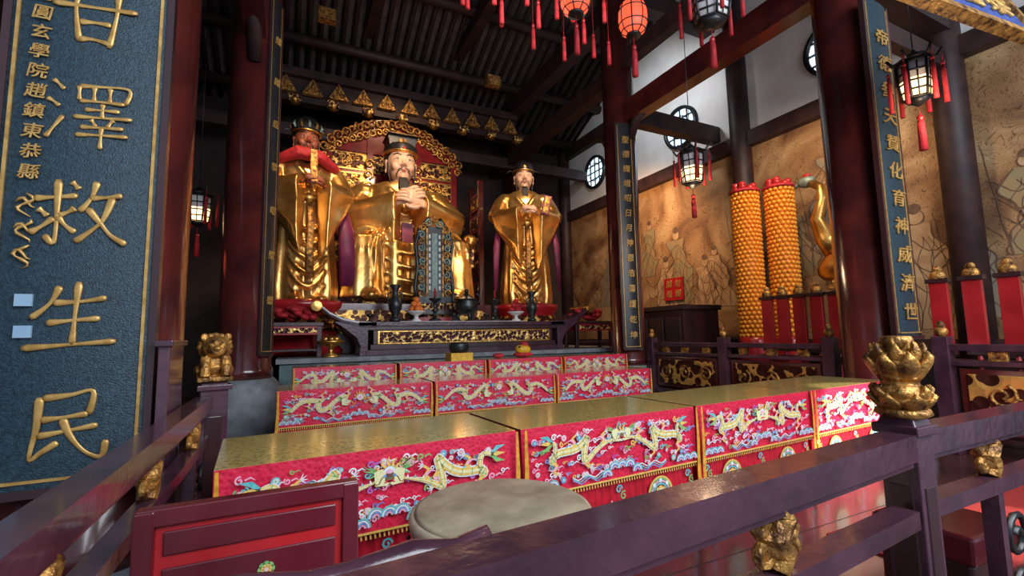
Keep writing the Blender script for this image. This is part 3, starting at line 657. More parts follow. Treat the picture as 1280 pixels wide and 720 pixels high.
def standing(loc,rz,seed,variant,sc=1):
    e=empty('gilded_standing_statue',loc,rz); e.scale=(sc,sc,sc)
    b=B(); k='goldrobe'
    b.rings(robe_rings([(0,.56,.44,0,0,.10),(.25,.58,.45,0,0,.09),(.8,.54,.41,0,-.02,.07),(1.3,.50,.38,0,-.03,.05),(1.7,.45,.34,0,-.03,.03),(1.85,.44,.33,0,-.02,.015),(2.15,.50,.34,0,0,.012),(2.42,.54,.32,0,.02,.01),(2.58,.42,.27,0,.03,0),(2.68,.22,.2,0,.02,0)],seed=seed),k)
    for q in (-1,1):
        b.ell((q*.44,0,2.42),(.22,.22,.2),k)
    sleeve(b,k,(-.5,0,2.4),(-.66,-.18,1.95),(-.16,-.58,2.02),1.0)
    sleeve(b,k,(.5,0,2.4),(.66,-.18,1.95),(.20,-.58,2.0),1.05)
    for i in range(6):
        z=1.55-i*.25; w=.30-.012*i
        b.tube([(w*1.15*(t/8),-.34-.10*(1-(t/8)**2)-.02*i*.5,z-.30*(1-(t/8)**2)) for t in range(-8,9)],[.025+.016*(1-abs(t)/8) for t in range(-8,9)],k,8)
    b.tube([(.46*cos(a*pi/12),-.02+.355*sin(a*pi/12),1.84) for a in range(25)],.045,k,8)
    for q in (-1,1): b.tube([(q*.26,-.08,2.62),(q*.20,-.26,2.45),(-q*.04,-.37,2.1),(-q*.12,-.36,1.86)],.045,k,8)
    b.ell((-.2,-.42,.03),(.13,.25,.09),k); b.ell((.2,-.42,.03),(.13,.25,.09),k)
    b.obj('robe',e,remesh=.022,smooth=3)
    b=B()
    b.tube([(0,-.42,1.85),(.02,-.53,1.4),(0,-.56,.9),(.02,-.54,.4)],[.05,.055,.06,.07],'oldgold',8,sx=1,sy=.35,up=(0,1,0))
    b.tube([(.46*cos(a*pi/12),-.02+.375*sin(a*pi/12),1.84) for a in range(25)],.03,'oldgold',8)
    b.ell((0,-.42,1.84),(.09,.05,.08),'gold')
    for q in ((1,) if variant else (-1,1)): b.tube([(q*.62,-.20,1.8),(q*.68,-.30,1.3),(q*.72,-.34,.3)],[.07,.15,.16] if variant else [.05,.08,.03],'maroon',8,sx=1,sy=.4,up=(0,1,0))
    b.obj('sash',e)
    b=B()
    sk='skin2' if variant==0 else 'skin'
    hand(b,(-.14,-.62,2.05),(.75,-.35,.25),(0,-.6,.7),.25,1,sk,1.0)
    hand(b,(.18,-.62,2.02),(-.6,-.45,.35),(0,-.6,.7),.25,-1,sk,1.0)
    b.obj('hands',e,smooth=1)
    b=B()
    if variant==0:
        b.box((.40,-.72,2.16),(.18,.05,.46),'maroon',ry=.25,rx=-.15); b.box((.40,-.75,2.16),(.12,.02,.40),'oldgold',ry=.25,rx=-.15)
    else:
        b.box((0,-.76,2.3),(.12,.04,.6),'oldgold',rx=-.12)
        b.tube([(-.5,-.2,2.5),(-.2,-.42,2.62),(.15,-.42,2.6),(.5,-.2,2.48)],[.08,.12,.12,.08],'redcloth',10)
    b.obj('tablet',e,bevel=.01)
    head(e,(0,-.02,2.98),.29,sk,'cap' if variant==0 else 'patina')
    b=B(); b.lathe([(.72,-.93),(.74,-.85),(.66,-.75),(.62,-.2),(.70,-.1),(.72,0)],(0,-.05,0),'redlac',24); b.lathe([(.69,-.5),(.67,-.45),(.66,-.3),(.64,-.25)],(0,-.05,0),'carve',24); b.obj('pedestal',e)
standing((5.0,9.55,1.97),-.35,1,0,1.02)
standing((.22,9.45,1.97),.15,4,1,1.04)

e=empty('gilded_seated_deity_statue',(2.28,10.62,2.03),0); e.scale=(1.08,1.08,1.08)
b=B(); k='goldrobe'
b.rings(robe_rings([(.75,.95,.62,0,0,.03),(1.2,.85,.58,0,-.02,.02),(1.6,.78,.50,0,-.02,.015),(2.0,.86,.48,0,0,.01),(2.3,.90,.44,0,.03,.01),(2.5,.70,.36,0,.05,0),(2.62,.40,.28,0,.04,0)],seed=2),k)
for q in (-1,1):
    b.ell((q*.76,0,2.24),(.32,.32,.30),k)
    b.tube([(q*.45,-.1,1.05),(q*.7,-.55,1.12),(q*.85,-.98,1.10)],[.40,.38,.34],k,18)
    R=[]
    for i in range(9):
        t=i/8; z=1.2-1.15*t; rx=.33+.10*t; ry=.30+.12*t
        R.append([(q*(.86+.02*t)+rx*(1+.05*sin(9*a*2*pi/40+i*.3))*cos(a*2*pi/40),-.98+ry*(1+.05*sin(9*a*2*pi/40+1))*sin(a*2*pi/40),z) for a in range(40)])
    b.rings(R,k)
    b.ell((q*.8,-1.30,.08),(.17,.22,.12),k)
    sleeve(b,k,(q*.82,0,2.2),(q*1.12,-.35,1.72),(q*.22,-.86,1.95),.85,.29)
    for i in range(5): b.tube([(q*(.35+.12*i),-.75-.08*i,1.50-.04*i),(q*(.52+.13*i),-1.22,1.28-.03*i),(q*(.58+.13*i),-1.37+.03*i,.95),(q*(.60+.13*i),-1.40+.06*i,.35)],[.015,.03,.03,.015],k,7)
b.rings([[(x*.75,-1.12+.1*cos(x*7),zz) for x in [i/10-1 for i in range(21)]]+[(x*.75,-.7,zz) for x in [1-i/10 for i in range(21)]] for zz in (.02,.6,1.15)],k)
for i in range(4):
    z=1.15-i*.26
    b.tube([(.62*(t/8),-1.14-.05*(1-(t/8)**2),z-.26*(1-(t/8)**2)) for t in range(-8,9)],[.025+.028*(1-abs(t)/8) for t in range(-8,9)],k,8)
for i in range(5):
    for q in (-1,1): b.tube([(q*.66,-.40,2.0-.16*i),(q*.38,-.54,1.78-.16*i),(q*.05,-.60,1.68-.16*i)],[.02,.04,.02],k,8)
for q in (-1,1): b.tube([(q*.34,-.06,2.58),(q*.28,-.34,2.36),(-q*.06,-.52,1.9)],.065,k,8)
b.tube([(.84*cos(a*pi/12),-.02+.56*sin(a*pi/12),1.42) for a in range(25)],.06,k,8)
b.obj('robe',e,remesh=.026,smooth=3)
b=B()
hand(b,(-.24,-.92,1.98),(.75,-.25,.45),(-.1,-.9,.3),.40,1,'skin2',.8)
hand(b,(.28,-.95,1.96),(-.8,-.25,.30),(.1,-.9,.3),.40,-1,'skin2',.8)
b.ell((0,-1.0,2.08),(.15,.12,.16),'skin2')
b.obj('hands',e,smooth=1)
b=B(); b.box((0,-.70,1.15),(.22,.06,.9),'maroon'); b.tube([(.84*cos(a*pi/12),-.02+.60*sin(a*pi/12),1.42) for a in range(25)],.035,'oldgold',8)
b.obj('sash',e)
head(e,(0,-.05,3.02),.42,'skin2','crown')
b=B()
b.bx((-1.35,-.75,-.94),(1.35,.7,.75),'shrinered'); b.bx((-1.25,-.78,-.05),(1.25,-.75,.6),'carve'); b.bx((-1.5,-1.42,-.94),(1.5,.7,-.08),'redcol'); b.bx((-1.4,-1.45,-.6),(1.4,-1.42,-.2),'carve')
b.bx((-1.3,.55,.75),(1.3,.7,2.6),'shrinered')
for q in (-1,1): b.bx((q*1.33-.1,-.7,.75),(q*1.33+.1,.65,1.3),'carve'); b.ell((q*1.33,-.72,1.32),(.15,.18,.15),'gold')
b.obj('throne',e)

# shrine screen behind the seated deity
b=B(); X0,X1,Y=.75,3.85,11.42
b.bx((X0,Y,1.0),(X1,Y+.08,6.2),'shrinered')
for x in (X0,X0+.95,X1-.95,X1): b.bx((x-.07,Y-.1,1.0),(x+.07,Y+.02,6.3 if X0<x<X1 else 5.9),'shrinered')
for xa,xb in ((X0+.08,X0+.88),(X1-.88,X1-.08)):
    for za,zb in ((3.6,4.6),(4.75,5.25),(5.4,5.75)):
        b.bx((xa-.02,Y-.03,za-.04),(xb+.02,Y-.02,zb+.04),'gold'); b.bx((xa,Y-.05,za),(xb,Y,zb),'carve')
        for q in range(int((zb-za)*16)): 
            rr=random.Random(q+int(xa*7)); b.tube([(p[0],Y-.06,p[1]) for p in spiral(rr.uniform(xa+.1,xb-.1),rr.uniform(za+.08,zb-.08),.09,1.3,q,1,10)],.022,'gold',5)
for i in range(22):
    t=i/21; x=X0-.1+(X1-X0+.2)*t; z=5.95+.80*sin(pi*t)**.8
    b.tube([(p[0],Y-.12,p[1]) for p in spiral(x,z-.12,.13,1.3,i*1.7,1 if i%2 else -1,10)],.028,'oldgold',6)
    b.tube([(p[0],Y-.10,p[1]) for p in spiral(x,z-.34,.11,1.3,i*2.1,1 if i%2 else -1,10)],.026,'gold',6)
n=20; vs=[(X0-.1+(X1-X0+.2)*i/n,Y-.06,5.8) for i in range(n+1)]+[(X0-.1+(X1-X0+.2)*i/n,Y-.06,5.95+.80*sin(pi*i/n)**.8) for i in range(n+1)]
b.add(vs,[(i,i+1,i+n+2,i+n+1) for i in range(n)],'shrinered')
for s in (0,1):
    for i in range(7): b.tube([(p[0],Y-.12,p[1]) for p in spiral((X0+.95,X1-.95)[s]+.05*sin(i),3.9+i*.27,.13,1.3,i,1,10)],.03,'gold',6)
b.bx((X0+1.0,Y-.09,5.3),(X1-1.0,Y-.05,5.75),'carvefine')
b.obj('carved_shrine_screen')
b=B()
for i in range(5): b.bx((4.13,10.3,2.2+i*.55),(4.23,10.9,2.6+i*.55),'shrinered'); b.bx((4.11,10.35,2.25+i*.55),(4.13,10.85,2.55+i*.55),'carve')
b.bx((4.12,10.25,1),(4.24,10.35,5.1),'redcol'); b.bx((4.12,10.85,1),(4.24,10.95,5.1),'redcol'); b.obj('carved_side_screen')

# ---------------------------------------------------------------- near railings
def scroll_bracket(b,x,y,z0,z1,ax,s=1):
    def P(u,w): return (x+u,y,w) if ax=='x' else (x,y+u,w)
    h=z1-z0
    b.tube([P(*p) for p in [(0,z0),(s*.02,z0+h*.25),(-s*.015,z0+h*.55),(s*.03,z0+h*.8),(0,z1)]],[.03,.034,.04,.036,.03],'oldgold',10)
    for (u,w,r,fl) in ((.05,.2,.035,1),(-.045,.35,.03,-1),(.05,.62,.035,-1),(-.05,.8,.035,1)):
        b.tube([P(p[0],p[1]) for p in spiral(s*u,z0+h*w,r,1.3,0,fl,12)],.013,'oldgold',6)
    b.ell(P(0,z0+h*.5),(.045,.028,h*.34) if ax=='x' else (.028,.045,h*.34),'oldgold')
def railing(x,y,L,ax,zt=.98,w=.085,name='carved_railing',step=.75,mid=.76,low=.2,off=.3,rz=0):
    b=B()
    def bar(u0,u1,z0,z1,t,k='rail'):
        if ax=='x': b.bx((u0,-t/2,z0),(u1,t/2,z1),k)
        else: b.bx((-t/2,u0,z0),(t/2,u1,z1),k)
    def P(u,z): return (u,0,z) if ax=='x' else (0,u,z)
    bar(0,L,zt-.075,zt,w); bar(0,L,zt-.095,zt-.075,w*.7); bar(0,L,mid-.05,mid,w*.75); bar(0,L,low,low+.06,w*.75)
    u=off
    while u<L-.05:
        scroll_bracket(b,*P(u,0)[:2],mid,zt-.08,ax); bar(u-.02,u+.02,low,mid-.05,w*.6)
        for q in (.16,.40):
            for zz,r in ((.52,.09),(.34,.07)):
                pts=spiral(0,0,r,1.4,0,1,16); b.tube([P(u+q+p[0],zz+p[1]) for p in pts],.012,'black',6)
        u+=step
    return b.obj(name,loc=(x,y,0),bevel=.006,rz=rz)
railing(-.36,.625,2.05,'x',off=.50,step=.87,rz=.08)
railing(1.80,.81,1.6,'x',off=.5)
railing(-.42,.78,2.42,'y',off=.45,step=.8)

def post(x,y,zt,w,name):
    e=empty(name,(x,y,0)); b=B()
    b.bx((-w/2,-w/2,0),(w/2,w/2,zt-.05),'rail'); b.box((0,0,zt-.035),(w*1.25,w*1.25,.03),'rail'); b.box((0,0,zt-.01),(w*1.05,w*1.05,.03),'rail',top=.8)
    for s in (-1,1): b.bx((-w*.3,s*w*.5-.004,.15),(w*.3,s*w*.5+.004,zt-.2),'wood'); b.bx((s*w*.5-.004,-w*.3,.15),(s*w*.5+.004,w*.3,zt-.2),'wood')
    b.obj('shaft',e,bevel=.006); return e
def petal(b,c,a,r,h,w,tilt,k='oldgold',t=.012):
    R=[]
    for i in range(7):
        q=i/6; rr=r+tilt*sin(q*pi*.55)-(.35*tilt if q>.85 else 0)*(q-.85)*6; z=c[2]+h*q; ww=w*sin(pi*min(.97,max(.12,.18+q*.8)))
        ring=[]
        for j in range(7):
            v=(j-3)/3; ang=a+v*ww/max(rr,.02)*.5; rad=rr-.25*ww*v*v*.5
            ring.append((c[0]+rad*cos(ang),c[1]+rad*sin(ang),z-.1*h*v*v*q))
        bk=[]
        for p in ring[::-1]:
            an=math.atan2(p[1]-c[1],p[0]-c[0]); rd=sqrt((p[0]-c[0])**2+(p[1]-c[1])**2)-t
            bk.append((c[0]+rd*cos(an),c[1]+rd*sin(an),p[2]))
        R.append(ring+bk)
    b.rings(R,k)
e=post(1.765,.81,1.02,.10,'lotus_newel_post')
b=B(); z=1.02
b.lathe([(.06,0),(.075,.01),(.07,.025),(.05,.03)],(0,0,z),'oldgold',20)
b.ell((0,0,z+.065),(.075,.075,.05),'oldgold',20,10)
for i in range(7): petal(b,(0,0,z+.028),i*2*pi/7,.05,.075,.07,.035)
for i in range(7): petal(b,(0,0,z+.02),i*2*pi/7+.45,.055,.06,.06,.035)
b.lathe([(.055,.09),(.05,.10),(.05,.115),(.06,.125)],(0,0,z),'oldgold',18)
b.ell((0,0,z+.165),(.068,.068,.055),'oldgold',20,10)
for i in range(8): petal(b,(0,0,z+.112),i*2*pi/8,.052,.095,.075,.042)
for i in range(8): petal(b,(0,0,z+.13),i*2*pi/8+.39,.045,.105,.068,.030)
for i in range(6): petal(b,(0,0,z+.15),i*2*pi/6+.2,.03,.10,.062,.018)
b.lathe([(.03,.2),(.045,.24),(.04,.252),(.02,.254)],(0,0,z),'oldgold',16)
b.obj('lotus_finial',e)

def lion(e,z,s=1):
    b=B()
    b.box((0,0,z+.012*s),(.15*s,.15*s,.024*s),'oldgold'); 
    b.ell((0,.01*s,z+.08*s),(.06*s,.065*s,.07*s),'oldgold'); b.ell((0,-.025*s,z+.165*s),(.062*s,.06*s,.058*s),'oldgold')
    b.ell((0,-.075*s,z+.15*s),(.038*s,.03*s,.028*s),'oldgold'); b.ell((0,-.1*s,z+.16*s),(.018*s,.012*s,.012*s),'oldgold',8,6)
    for q in (-1,1):
        b.tube([(q*.04*s,-.03*s,z+.11*s),(q*.045*s,-.065*s,z+.06*s),(q*.045*s,-.07*s,z+.025*s)],[.028*s,.022*s,.024*s],'oldgold',8)
        b.ell((q*.055*s,.03*s,z+.05*s),(.032*s,.05*s,.038*s),'oldgold',8,6)
        b.ell((q*.05*s,-.02*s,z+.215*s),(.018*s,.014*s,.022*s),'oldgold',8,6)
        b.ell((q*.024*s,-.085*s,z+.178*s),(.012*s,.01*s,.011*s),'oldgold',8,6)
    for i in range(16):
        a=i*2*pi/16; b.ell((.062*s*cos(a),.012*s,z+.165*s+.058*s*sin(a)),(.018*s,.02*s,.018*s),'oldgold',8,6)
    for i in range(8):
        a=i*2*pi/8; b.ell((.04*s*cos(a),.045*s,z+.165*s+.035*s*sin(a)),(.018*s,.02*s,.018*s),'oldgold',8,6)
    b.tube([(0,.07*s,z+.04*s),(0,.1*s,z+.09*s),(0,.085*s,z+.14*s)],[.02*s,.024*s,.012*s],'oldgold',8)
    b.obj('lion_finial',e,remesh=.004*s)
e=post(-.39,3.30,1.06,.14,'lion_newel_post'); e.rotation_euler[2]=.2; lion(e,1.06,1.2)
b=B(); b.bx((-.52,2.56,0),(-.475,2.86,1.28),'rail'); b.box((-.497,2.71,1.29),(.07,.34,.03),'rail'); b.obj('lacquered_side_post',bevel=.006)

def inner_rail(x,y0,y1,zt,name='gilt_panel_railing'):
    b=B(); L=y1-y0; n=max(1,round(L/1.7))
    for i in range(n+1):
        y=y0+L*i/n; b.bx((x-.07,y-.07,0),(x+.07,y+.07,zt+.08),'rail'); b.ell((x,y,zt+.13),(.06,.06,.06),'oldgold',10,7); b.ell((x,y,zt+.2),(.04,.04,.045),'oldgold',10,7)
    b.bx((x-.045,y0,zt-.07),(x+.045,y1,zt),'rail'); b.bx((x-.04,y0,zt-.22),(x+.04,y1,zt-.17),'rail'); b.bx((x-.04,y0,.25),(x+.04,y1,.32),'rail')
    for i in range(n):
        a=y0+L*i/n+.12; c=y0+L*(i+1)/n-.12
        b.bx((x-.02,a,.36),(x+.02,c,zt-.25),'redcol'); b.bx((x-.035,a+.06,.42),(x-.02,c-.06,zt-.30),'carve')
        for t in range(3):
            yy=a+(c-a)*(t+.5)/3; b.tube([(x-.04,yy+p[0],.62+p[1]) for p in spiral(0,0,.12,1.4,t,1,14)],.018,'oldgold',6)
            b.box((x,yy,zt-.12),(.05,.14,.1),'oldgold')
    b.obj(name,bevel=.006)
inner_rail(6.02,3.45,6.55,1.12); inner_rail(6.25,.4,2.45,1.12)

def plaque_rack(x,ys,z0,z1,name='red_processional_plaque_rack'):
    b=B()
    for y in ys:
        b.bx((x-.03,y-.085,z0),(x+.03,y+.085,z1),'redlac'); b.bx((x-.04,y-.10,z0-.02),(x+.04,y+.10,z0+.03),'wood')
        b.cyl((x,y,0),(x,y,z0),.025,'redlac',8)
        b.ell((x,y,z1+.05),(.06,.08,.07),'oldgold',10,7); b.ell((x,y,z1+.13),(.035,.05,.045),'oldgold',8,6); b.bx((x-.05,y-.11,z1-.03),(x+.05,y+.11,z1+.02),'wood')
    b.bx((x-.05,min(ys)-.2,.85),(x+.05,max(ys)+.2,.93),'wood'); b.bx((x-.05,min(ys)-.2,.1),(x+.05,max(ys)+.2,.2),'wood')
    b.obj(name,bevel=.004)
plaque_rack(6.75,[3.75,4.0,4.25,4.5,4.75],1.0,1.80)
plaque_rack(6.95,[1.6,1.85,2.1,2.4,2.7],1.0,1.85)

for x,y in ((7.40,5.50),(7.74,5.08)):
    b=B()
    for r in range(34):
        z=.33+.0805*r; rad=.215
        for i in range(17):
            a=2*pi*(i+.5*(r%2))/17; b.ell((rad*cos(a),rad*sin(a),z),(.032,.041,.038),'orange',6,5,(0,0,a))
    b.lathe([(.20,.3),(.20,3.05)],(0,0,0),'orange',16)
    b.lathe([(.25,3.02),(.26,3.06),(.20,3.09)],(0,0,0),'redcloth',16)
    for i in range(18): b.ell((.15*cos(i*.9),.15*sin(i*.9),3.12+.05*sin(i*2)),(.07,.07,.06),'redlac',8,6)
    b.lathe([(.25,-.2),(.27,.0),(.25,.22),(.24,.3)],(0,0,0),'redlac',20)
    b.obj('gold_ingot_offering_tower',loc=(x,y,.9),sc=(1,1,.95))
b=B(); b.bx((7.05,4.75,.62),(8.1,5.9,.7),'wood'); b.bx((7.1,4.8,.45),(8.05,5.85,.62),'redlac')
for x in (7.12,8.02):
    for y in (4.83,5.82): b.bx((x-.04,y-.04,0),(x+.04,y+.04,.45),'wood')
b.obj('offering_stand',bevel=.006)
# gilded crane
b=B()
b.tube([(0,-.08,1.7),(-.05,.05,1.95),(-.12,.12,2.3),(-.10,.02,2.65),(0,.08,2.9),(.02,.26,3.05)],[.20,.15,.10,.08,.07,.08],'gold',12)
b.ell((.02,.32,3.08),(.1,.15,.11),'patina',12,8); b.tube([(.02,.42,3.08),(.02,.52,3.04),(.02,.60,3.0)],[.05,.03,.008],'patina',8)
b.ell((0,.30,3.19),(.04,.08,.04),'redlac',8,6)
b.ell((0,-.22,1.5),(.24,.5,.28),'gold',16,10,(-.5,0,0))
for i in range(7): b.tube([(0.16*(1 if i%2 else -1),-.1-.03*i,1.66-.03*i),(.22*(1 if i%2 else -1),-.5,1.4-.05*i),(.12*(1 if i%2 else -1),-.85,1.05-.05*i)],[.06,.07,.015],'gold',8,sx=1,sy=.5)
for q in (-1,1): b.tube([(q*.1,-.15,1.3),(q*.11,-.08,.95),(q*.1,-.18,.5),(q*.1,-.16,.03)],[.08,.045,.03,.03],'gold',8); b.tube([(q*.1,-.16,.02),(q*.1,.05,.015)],[.03,.015],'gold',6)
b.lathe([(.4,-1.0),(.42,-.9),(.38,-.1),(.4,0)],(0,-.15,0),'stone',20)
b.obj('gilded_crane_statue',loc=(7.98,4.42,1.0),sc=(1,1,.92))
b=B(); b.bx((7.2,6.9,.15),(8.2,8.4,1.75),'wood'); b.bx((7.15,6.85,1.75),(8.25,8.45,1.85),'beam')
for i in range(3): b.bx((7.17,6.98+i*.48,.3),(7.2,7.40+i*.48,1.6),'beam')
for x in (7.25,8.15):
    for y in (6.95,8.35): b.bx((x-.04,y-.04,0),(x+.04,y+.04,.16),'wood')
b.obj('dark_cabinet',bevel=.008)
e=empty('wall_sign',(8.56,8.47,2.35),-pi/2); b=B(); b.box((0,0,0),(.62,.03,.55),'redlac'); b.obj('board',e)
for i,ch in enumerate('請勿吸煙'): glyph(ch,.2,(-.14+.28*(i%2),-.02,.12-.25*(i//2)),e,'character_%d'%(i+1),'letter',ext=.002)

# ---------------------------------------------------------------- drum, chair, screen panel
b=B()
b.lathe([(.245,.16),(.295,.25),(.325,.4),(.32,.55),(.305,.655)],(0,0,0),'drumside',40)
b.lathe([(.306,.645),(.320,.655),(.323,.68),(.316,.692),(.305,.695)],(0,0,0),'drumside',48)
b.lathe([(.300,.69),(.303,.698),(.292,.703),(.0,.704)],(0,0,0),'drumtop',48)
for i in range(34):
    a=2*pi*i/34; b.ell((.322*cos(a),.322*sin(a),.63),(.008,.008,.008),'bronze',6,4)
b.lathe([(.26,0),(.27,.03),(.25,.06)],(0,0,0),'wood',32)
for i in range(4):
    a=pi/4+i*pi/2; b.tube([(.25*cos(a),.25*sin(a),.05),(.3*cos(a),.3*sin(a),.14),(.32*cos(a),.32*sin(a),.26)],[.03,.028,.02],'wood',8)
b.lathe([(.24,.14),(.26,.17),(.24,.2)],(0,0,0),'wood',32)
b.obj('ceremonial_drum',loc=(.70,1.56,0))

b=B()
xa,xb,yy,zt=-.33,.20,1.5,.88
b.bx((xa,yy-.02,zt-.045),(xb,yy+.02,zt),'redpanel'); b.bx((xa,yy-.02,.45),(xb,yy+.02,.5),'redpanel')
for x in (xa+.02,xb-.02): b.bx((x-.022,yy-.022,0),(x+.022,yy+.022,zt-.005),'redpanel')
b.bx((xa+.04,yy-.006,.5),(xb-.04,yy+.006,zt-.045),'redlac')
b.bx((xa+.06,yy-.012,.76),(xb-.06,yy-.004,zt-.06),'redpanel'); b.bx((xa+.06,yy-.012,.54),(xb-.06,yy-.004,.73),'redpanel')
flower(b,(xa+xb)/2+.03,.68,.022,yy-.014,('e_green','e_gold','e_pink'))
b.bx((xa,yy-.02,.42),(xb,yy+.30,.45),'redpanel')
for x in (xa+.02,xb-.02): b.bx((x-.02,yy+.26,0),(x+.02,yy+.30,.43),'redpanel')
b.obj('lacquered_panel_chair',bevel=.004)

b=B()
y0=.98
b.tube([(-.26,y0,.83),(-.18,y0,.865),(-.06,y0-.01,.865),(.04,y0,.845),(.12,y0,.845),(.24,y0-.01,.86),(.33,y0,.845),(.41,y0,.87)],[.02,.028,.03,.028,.028,.032,.028,.018],'rail',12)
for x in (-.22,.36): b.tube([(x,y0,.84),(x,y0+.02,.6),(x,y0+.02,0)],.02,'rail',8); b.tube([(x,y0+.20,.62),(x,y0+.22,0)],.02,'rail',8); b.tube([(x,y0,.64),(x,y0+.1,.66),(x,y0+.21,.62)],.018,'rail',8)
b.bx((-.02,y0-.01,.46),(.16,y0+.01,.84),'rail'); b.bx((-.24,y0,.42),(.38,y0+.24,.46),'rail'); b.bx((-.22,y0+.21,.2),(.36,y0+.23,.23),'rail')
b.obj('wooden_armchair')

b=B(); b.bx((3.1,1.2,0),(5.6,1.9,.012),'carpet'); b.obj('red_carpet')
for x in (1.9,3.3,4.7):
    b=B(); b.box((0,0,.14),(.5,.36,.12),'redcloth',top=.92); b.box((0,0,.04),(.46,.32,.08),'wood'); b.obj('kneeling_cushion',loc=(x,3.9,0),bevel=.03)
b=B(); b.bx((2.6,1.0,.0),(2.98,1.34,.30),'wood'); b.box((2.79,1.17,.36),(.42,.38,.12),'redpanel'); b.obj('kneeling_stool',bevel=.015)

# ---------------------------------------------------------------- lanterns
def tassel(b,x,y,z,L=.35,r=.022):
    b.cyl((x,y,z),(x,y,z-L*.25),.004,'redcloth',5); b.ell((x,y,z-L*.28),(r,r,r*1.3),'redlac',8,6)
    b.lathe([(r*.7,-L*.3),(r*1.1,-L*.45),(r*1.25,-L)],(x,y,z),'redcloth',8)
def red_lantern(x,y,z,r=.17,top=7.0):
    b=B(); b.cyl((0,0,r*1.3),(0,0,top-z),.006,'black',5)
    pr=((.45*r,-1.25*r),(.8*r,-1.0*r),(.97*r,-.5*r),(r,0),(.97*r,.5*r),(.8*r,1.0*r),(.45*r,1.25*r))
    b.lathe(pr,(0,0,0),'redglow',24)
    for i in range(8):
        a=i*pi/4; b.tube([(q*1.02*cos(a),q*1.02*sin(a),w) for q,w in pr],.008,'black',4)
    for w_,q_ in ((-1.0*r,.8*r),(-.5*r,.97*r),(.5*r,.97*r),(1.0*r,.8*r)): b.tube([(q_*1.03*cos(a*pi/8),q_*1.03*sin(a*pi/8),w_) for a in range(17)],.008,'black',4)
    for s in (-1,1): b.lathe([(.5*r,s*1.22*r),(.52*r,s*1.35*r),(.4*r,s*1.38*r)],(0,0,0),'black',16)
    tassel(b,0,0,-1.38*r,.5,.03)
    b.obj('red_silk_lantern',loc=(x,y,z))
def palace_lantern(x,y,z,w=.24,h=.5,top=7.0,lit=True):
    b=B(); b.cyl((0,0,h*.7),(0,0,top-z),.006,'black',5)
    b.lathe([(w*.75,-h*.02),(w*.78,h*.36)],(0,0,0),'plaster',6)
    b.lathe([(w*.62,-h*.46),(w*.72,-h*.12),(w*.75,-h*.02)],(0,0,0),'glow' if lit else 'plaster',6)
    for i in range(6):
        a=i*pi/3; c,s=cos(a),sin(a)
        b.tube([(w*.68*c,w*.68*s,-h*.5),(w*.8*c,w*.8*s,-h*.1),(w*.85*c,w*.85*s,h*.38)],.012,'black',6)
        b.tube([(w*.6*c,w*.6*s,h*.5),(w*1.0*c,w*1.0*s,h*.45),(w*1.25*c,w*1.25*s,h*.62)],[.02,.018,.012],'black',6)
        tassel(b,w*1.22*c,w*1.22*s,h*.6,.55,.018)
        a2=a+pi/3
        for zz,q in ((-h*.48,.68),(-h*.3,.74),(-h*.1,.80),(h*.15,.82),(h*.38,.85),(h*.46,.95)): b.tube([(w*q*c,w*q*s,zz),(w*q*cos(a2),w*q*sin(a2),zz)],.010,'black',5)
        am=a+pi/6; b.tube([(w*.60*cos(am),w*.60*sin(am),-h*.48),(w*.74*cos(am),w*.74*sin(am),h*.4)],.007,'black',5)
    b.lathe([(w*.95,h*.46),(w*.6,h*.58),(w*.3,h*.62),(w*.12,h*.72)],(0,0,0),'black',6); b.lathe([(w*.66,-h*.5),(w*.3,-h*.6),(w*.1,-h*.66)],(0,0,0),'black',6)
    tassel(b,0,0,-h*.66,.45,.03)
    b.obj('palace_lantern',loc=(x,y,z))
red_lantern(3.62,4.0,5.05); red_lantern(3.08,4.4,5.45,.19)
palace_lantern(4.1,3.3,4.90,.26,.45,lit=False); palace_lantern(5.45,4.9,3.78,.21,.5); palace_lantern(5.55,2.15,3.75,.17,.42); palace_lantern(-1.27,8.2,3.3,.2,.45)
red_lantern(-1.5,7.4,2.75,.14)
b=B(); rr=random.Random(11)
for i in range(16):
    x=1.9+.17*i; y=5.2+.3*sin(i*2); z=6.02+.18*sin(i*1.7); b.cyl((x,y,z),(x,y,7.2),.003,'redcloth',4); tassel(b,x,y,z,.5,.026)
b.obj('hanging_tassels')
e=empty('hanging_name_plaque',(4.75,1.55,4.0),0); e.rotation_euler=(-.35,0,-.1)
b=B(); b.bx((-.9,0,-.3),(.9,.05,.4),'bluepl')
for z in (-.3,.4): b.bx((-.95,-.03,z-.035),(.95,.06,z+.035),'oldgold')
for x in (-.93,.93): b.bx((x-.035,-.03,-.3),(x+.035,.06,.4),'oldgold')
for x in (-.7,.7): b.cyl((x,.03,.4),(x,.03,3.0),.01,'black',6)
b.obj('board',e)
for i,ch in enumerate('德被蒼黎'): glyph(ch,.38,(-.63+.42*i,-.012,.05),e,'character_%d'%(i+1))

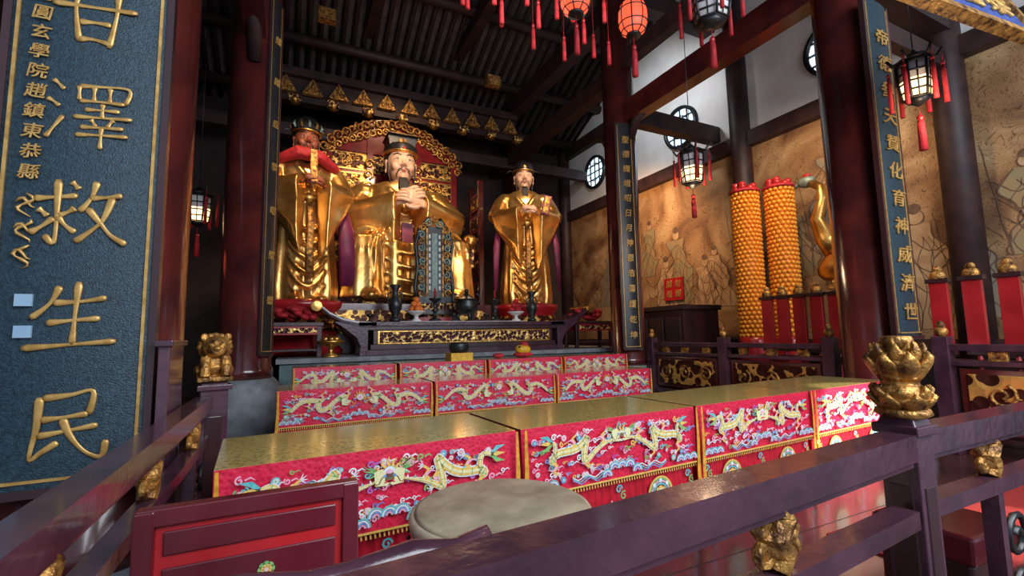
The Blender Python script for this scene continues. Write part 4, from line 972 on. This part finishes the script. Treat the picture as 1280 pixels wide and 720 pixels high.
# ---------------------------------------------------------------- lights
w=bpy.data.worlds.new('sky'); SC.world=w; w.use_nodes=True
bg=w.node_tree.nodes['Background']; bg.inputs[0].default_value=(.66,.78,1,1); bg.inputs[1].default_value=.62
def light(t,name,loc,tgt,energy,col,size=1,spot=60,blend=.6,sy=None):
    l=bpy.data.lights.new(name,t); l.energy=energy; l.color=col
    if t=='AREA':
        l.size=size
        if sy: l.shape='RECTANGLE'; l.size_y=sy
    elif t=='SPOT': l.spot_size=radians(spot); l.spot_blend=blend; l.shadow_soft_size=size
    else: l.shadow_soft_size=size
    o=bpy.data.objects.new(name,l); COL.objects.link(o); o.location=loc
    if tgt: o.rotation_euler=(Vector(tgt)-Vector(loc)).to_track_quat('-Z','Y').to_euler()
    return o
W_=(1,.68,.40)
light('SPOT','statue_spot_centre',(2.4,6.6,6.6),(2.2,10.5,4.2),900,W_,.2,50)
light('SPOT','statue_spot_right',(4.6,6.6,6.4),(5.0,9.5,4.0),540,W_,.2,42)
light('SPOT','statue_spot_left',(.8,6.6,6.4),(.22,9.4,3.8),520,W_,.2,46)
light('SPOT','shrine_fill',(2.25,9.3,7.6),(2.25,11.4,5.4),130,W_,.15,100)  # added fill to bring out the shrine carving, no fixture modelled
light('POINT','altar_lamp',(3.3,8.95,2.9),None,22,W_,.2)
light('SPOT','mural_spot',(6.6,8.2,4.9),(8.6,9.6,3.0),360,(1,.56,.26),.2,130)
light('SPOT','mural_spot_front',(6.6,4.2,4.9),(8.3,4.9,3.0),200,(1,.68,.42),.2,130)
light('SPOT','upper_wall_fill',(6.4,7.8,7.2),(8.6,8.6,6.4),190,(.88,.94,1),.3,125)  # added cool fill that lightens the upper plaster, not a real fitting
light('POINT','lantern_lamp_1',(5.45,4.9,3.2),None,26,W_,.12)
light('POINT','lantern_lamp_2',(5.35,1.9,3.3),None,12,W_,.12)
light('AREA','roof_bounce_fill',(2.7,4.2,5.6),(2.7,9.5,8.8),48,(1,.86,.78),2.5,sy=1.5)  # unseen fill standing in for daylight bounced up onto the roof
light('AREA','daylight_front',(3.4,-2.2,4.2),(3,4,1),520,(.88,.93,1),6,sy=3)
light('SPOT','sunbeam',(7.4,-3.0,4.6),(4.45,2.3,.40),9000,(1,.93,.82),.03,9,.25)
light('SPOT','sunbeam_floor',(7.5,-2.0,5.5),(4.1,1.5,0),3500,(1,.90,.75),.03,9,.25)
SC.view_settings.view_transform='Standard'
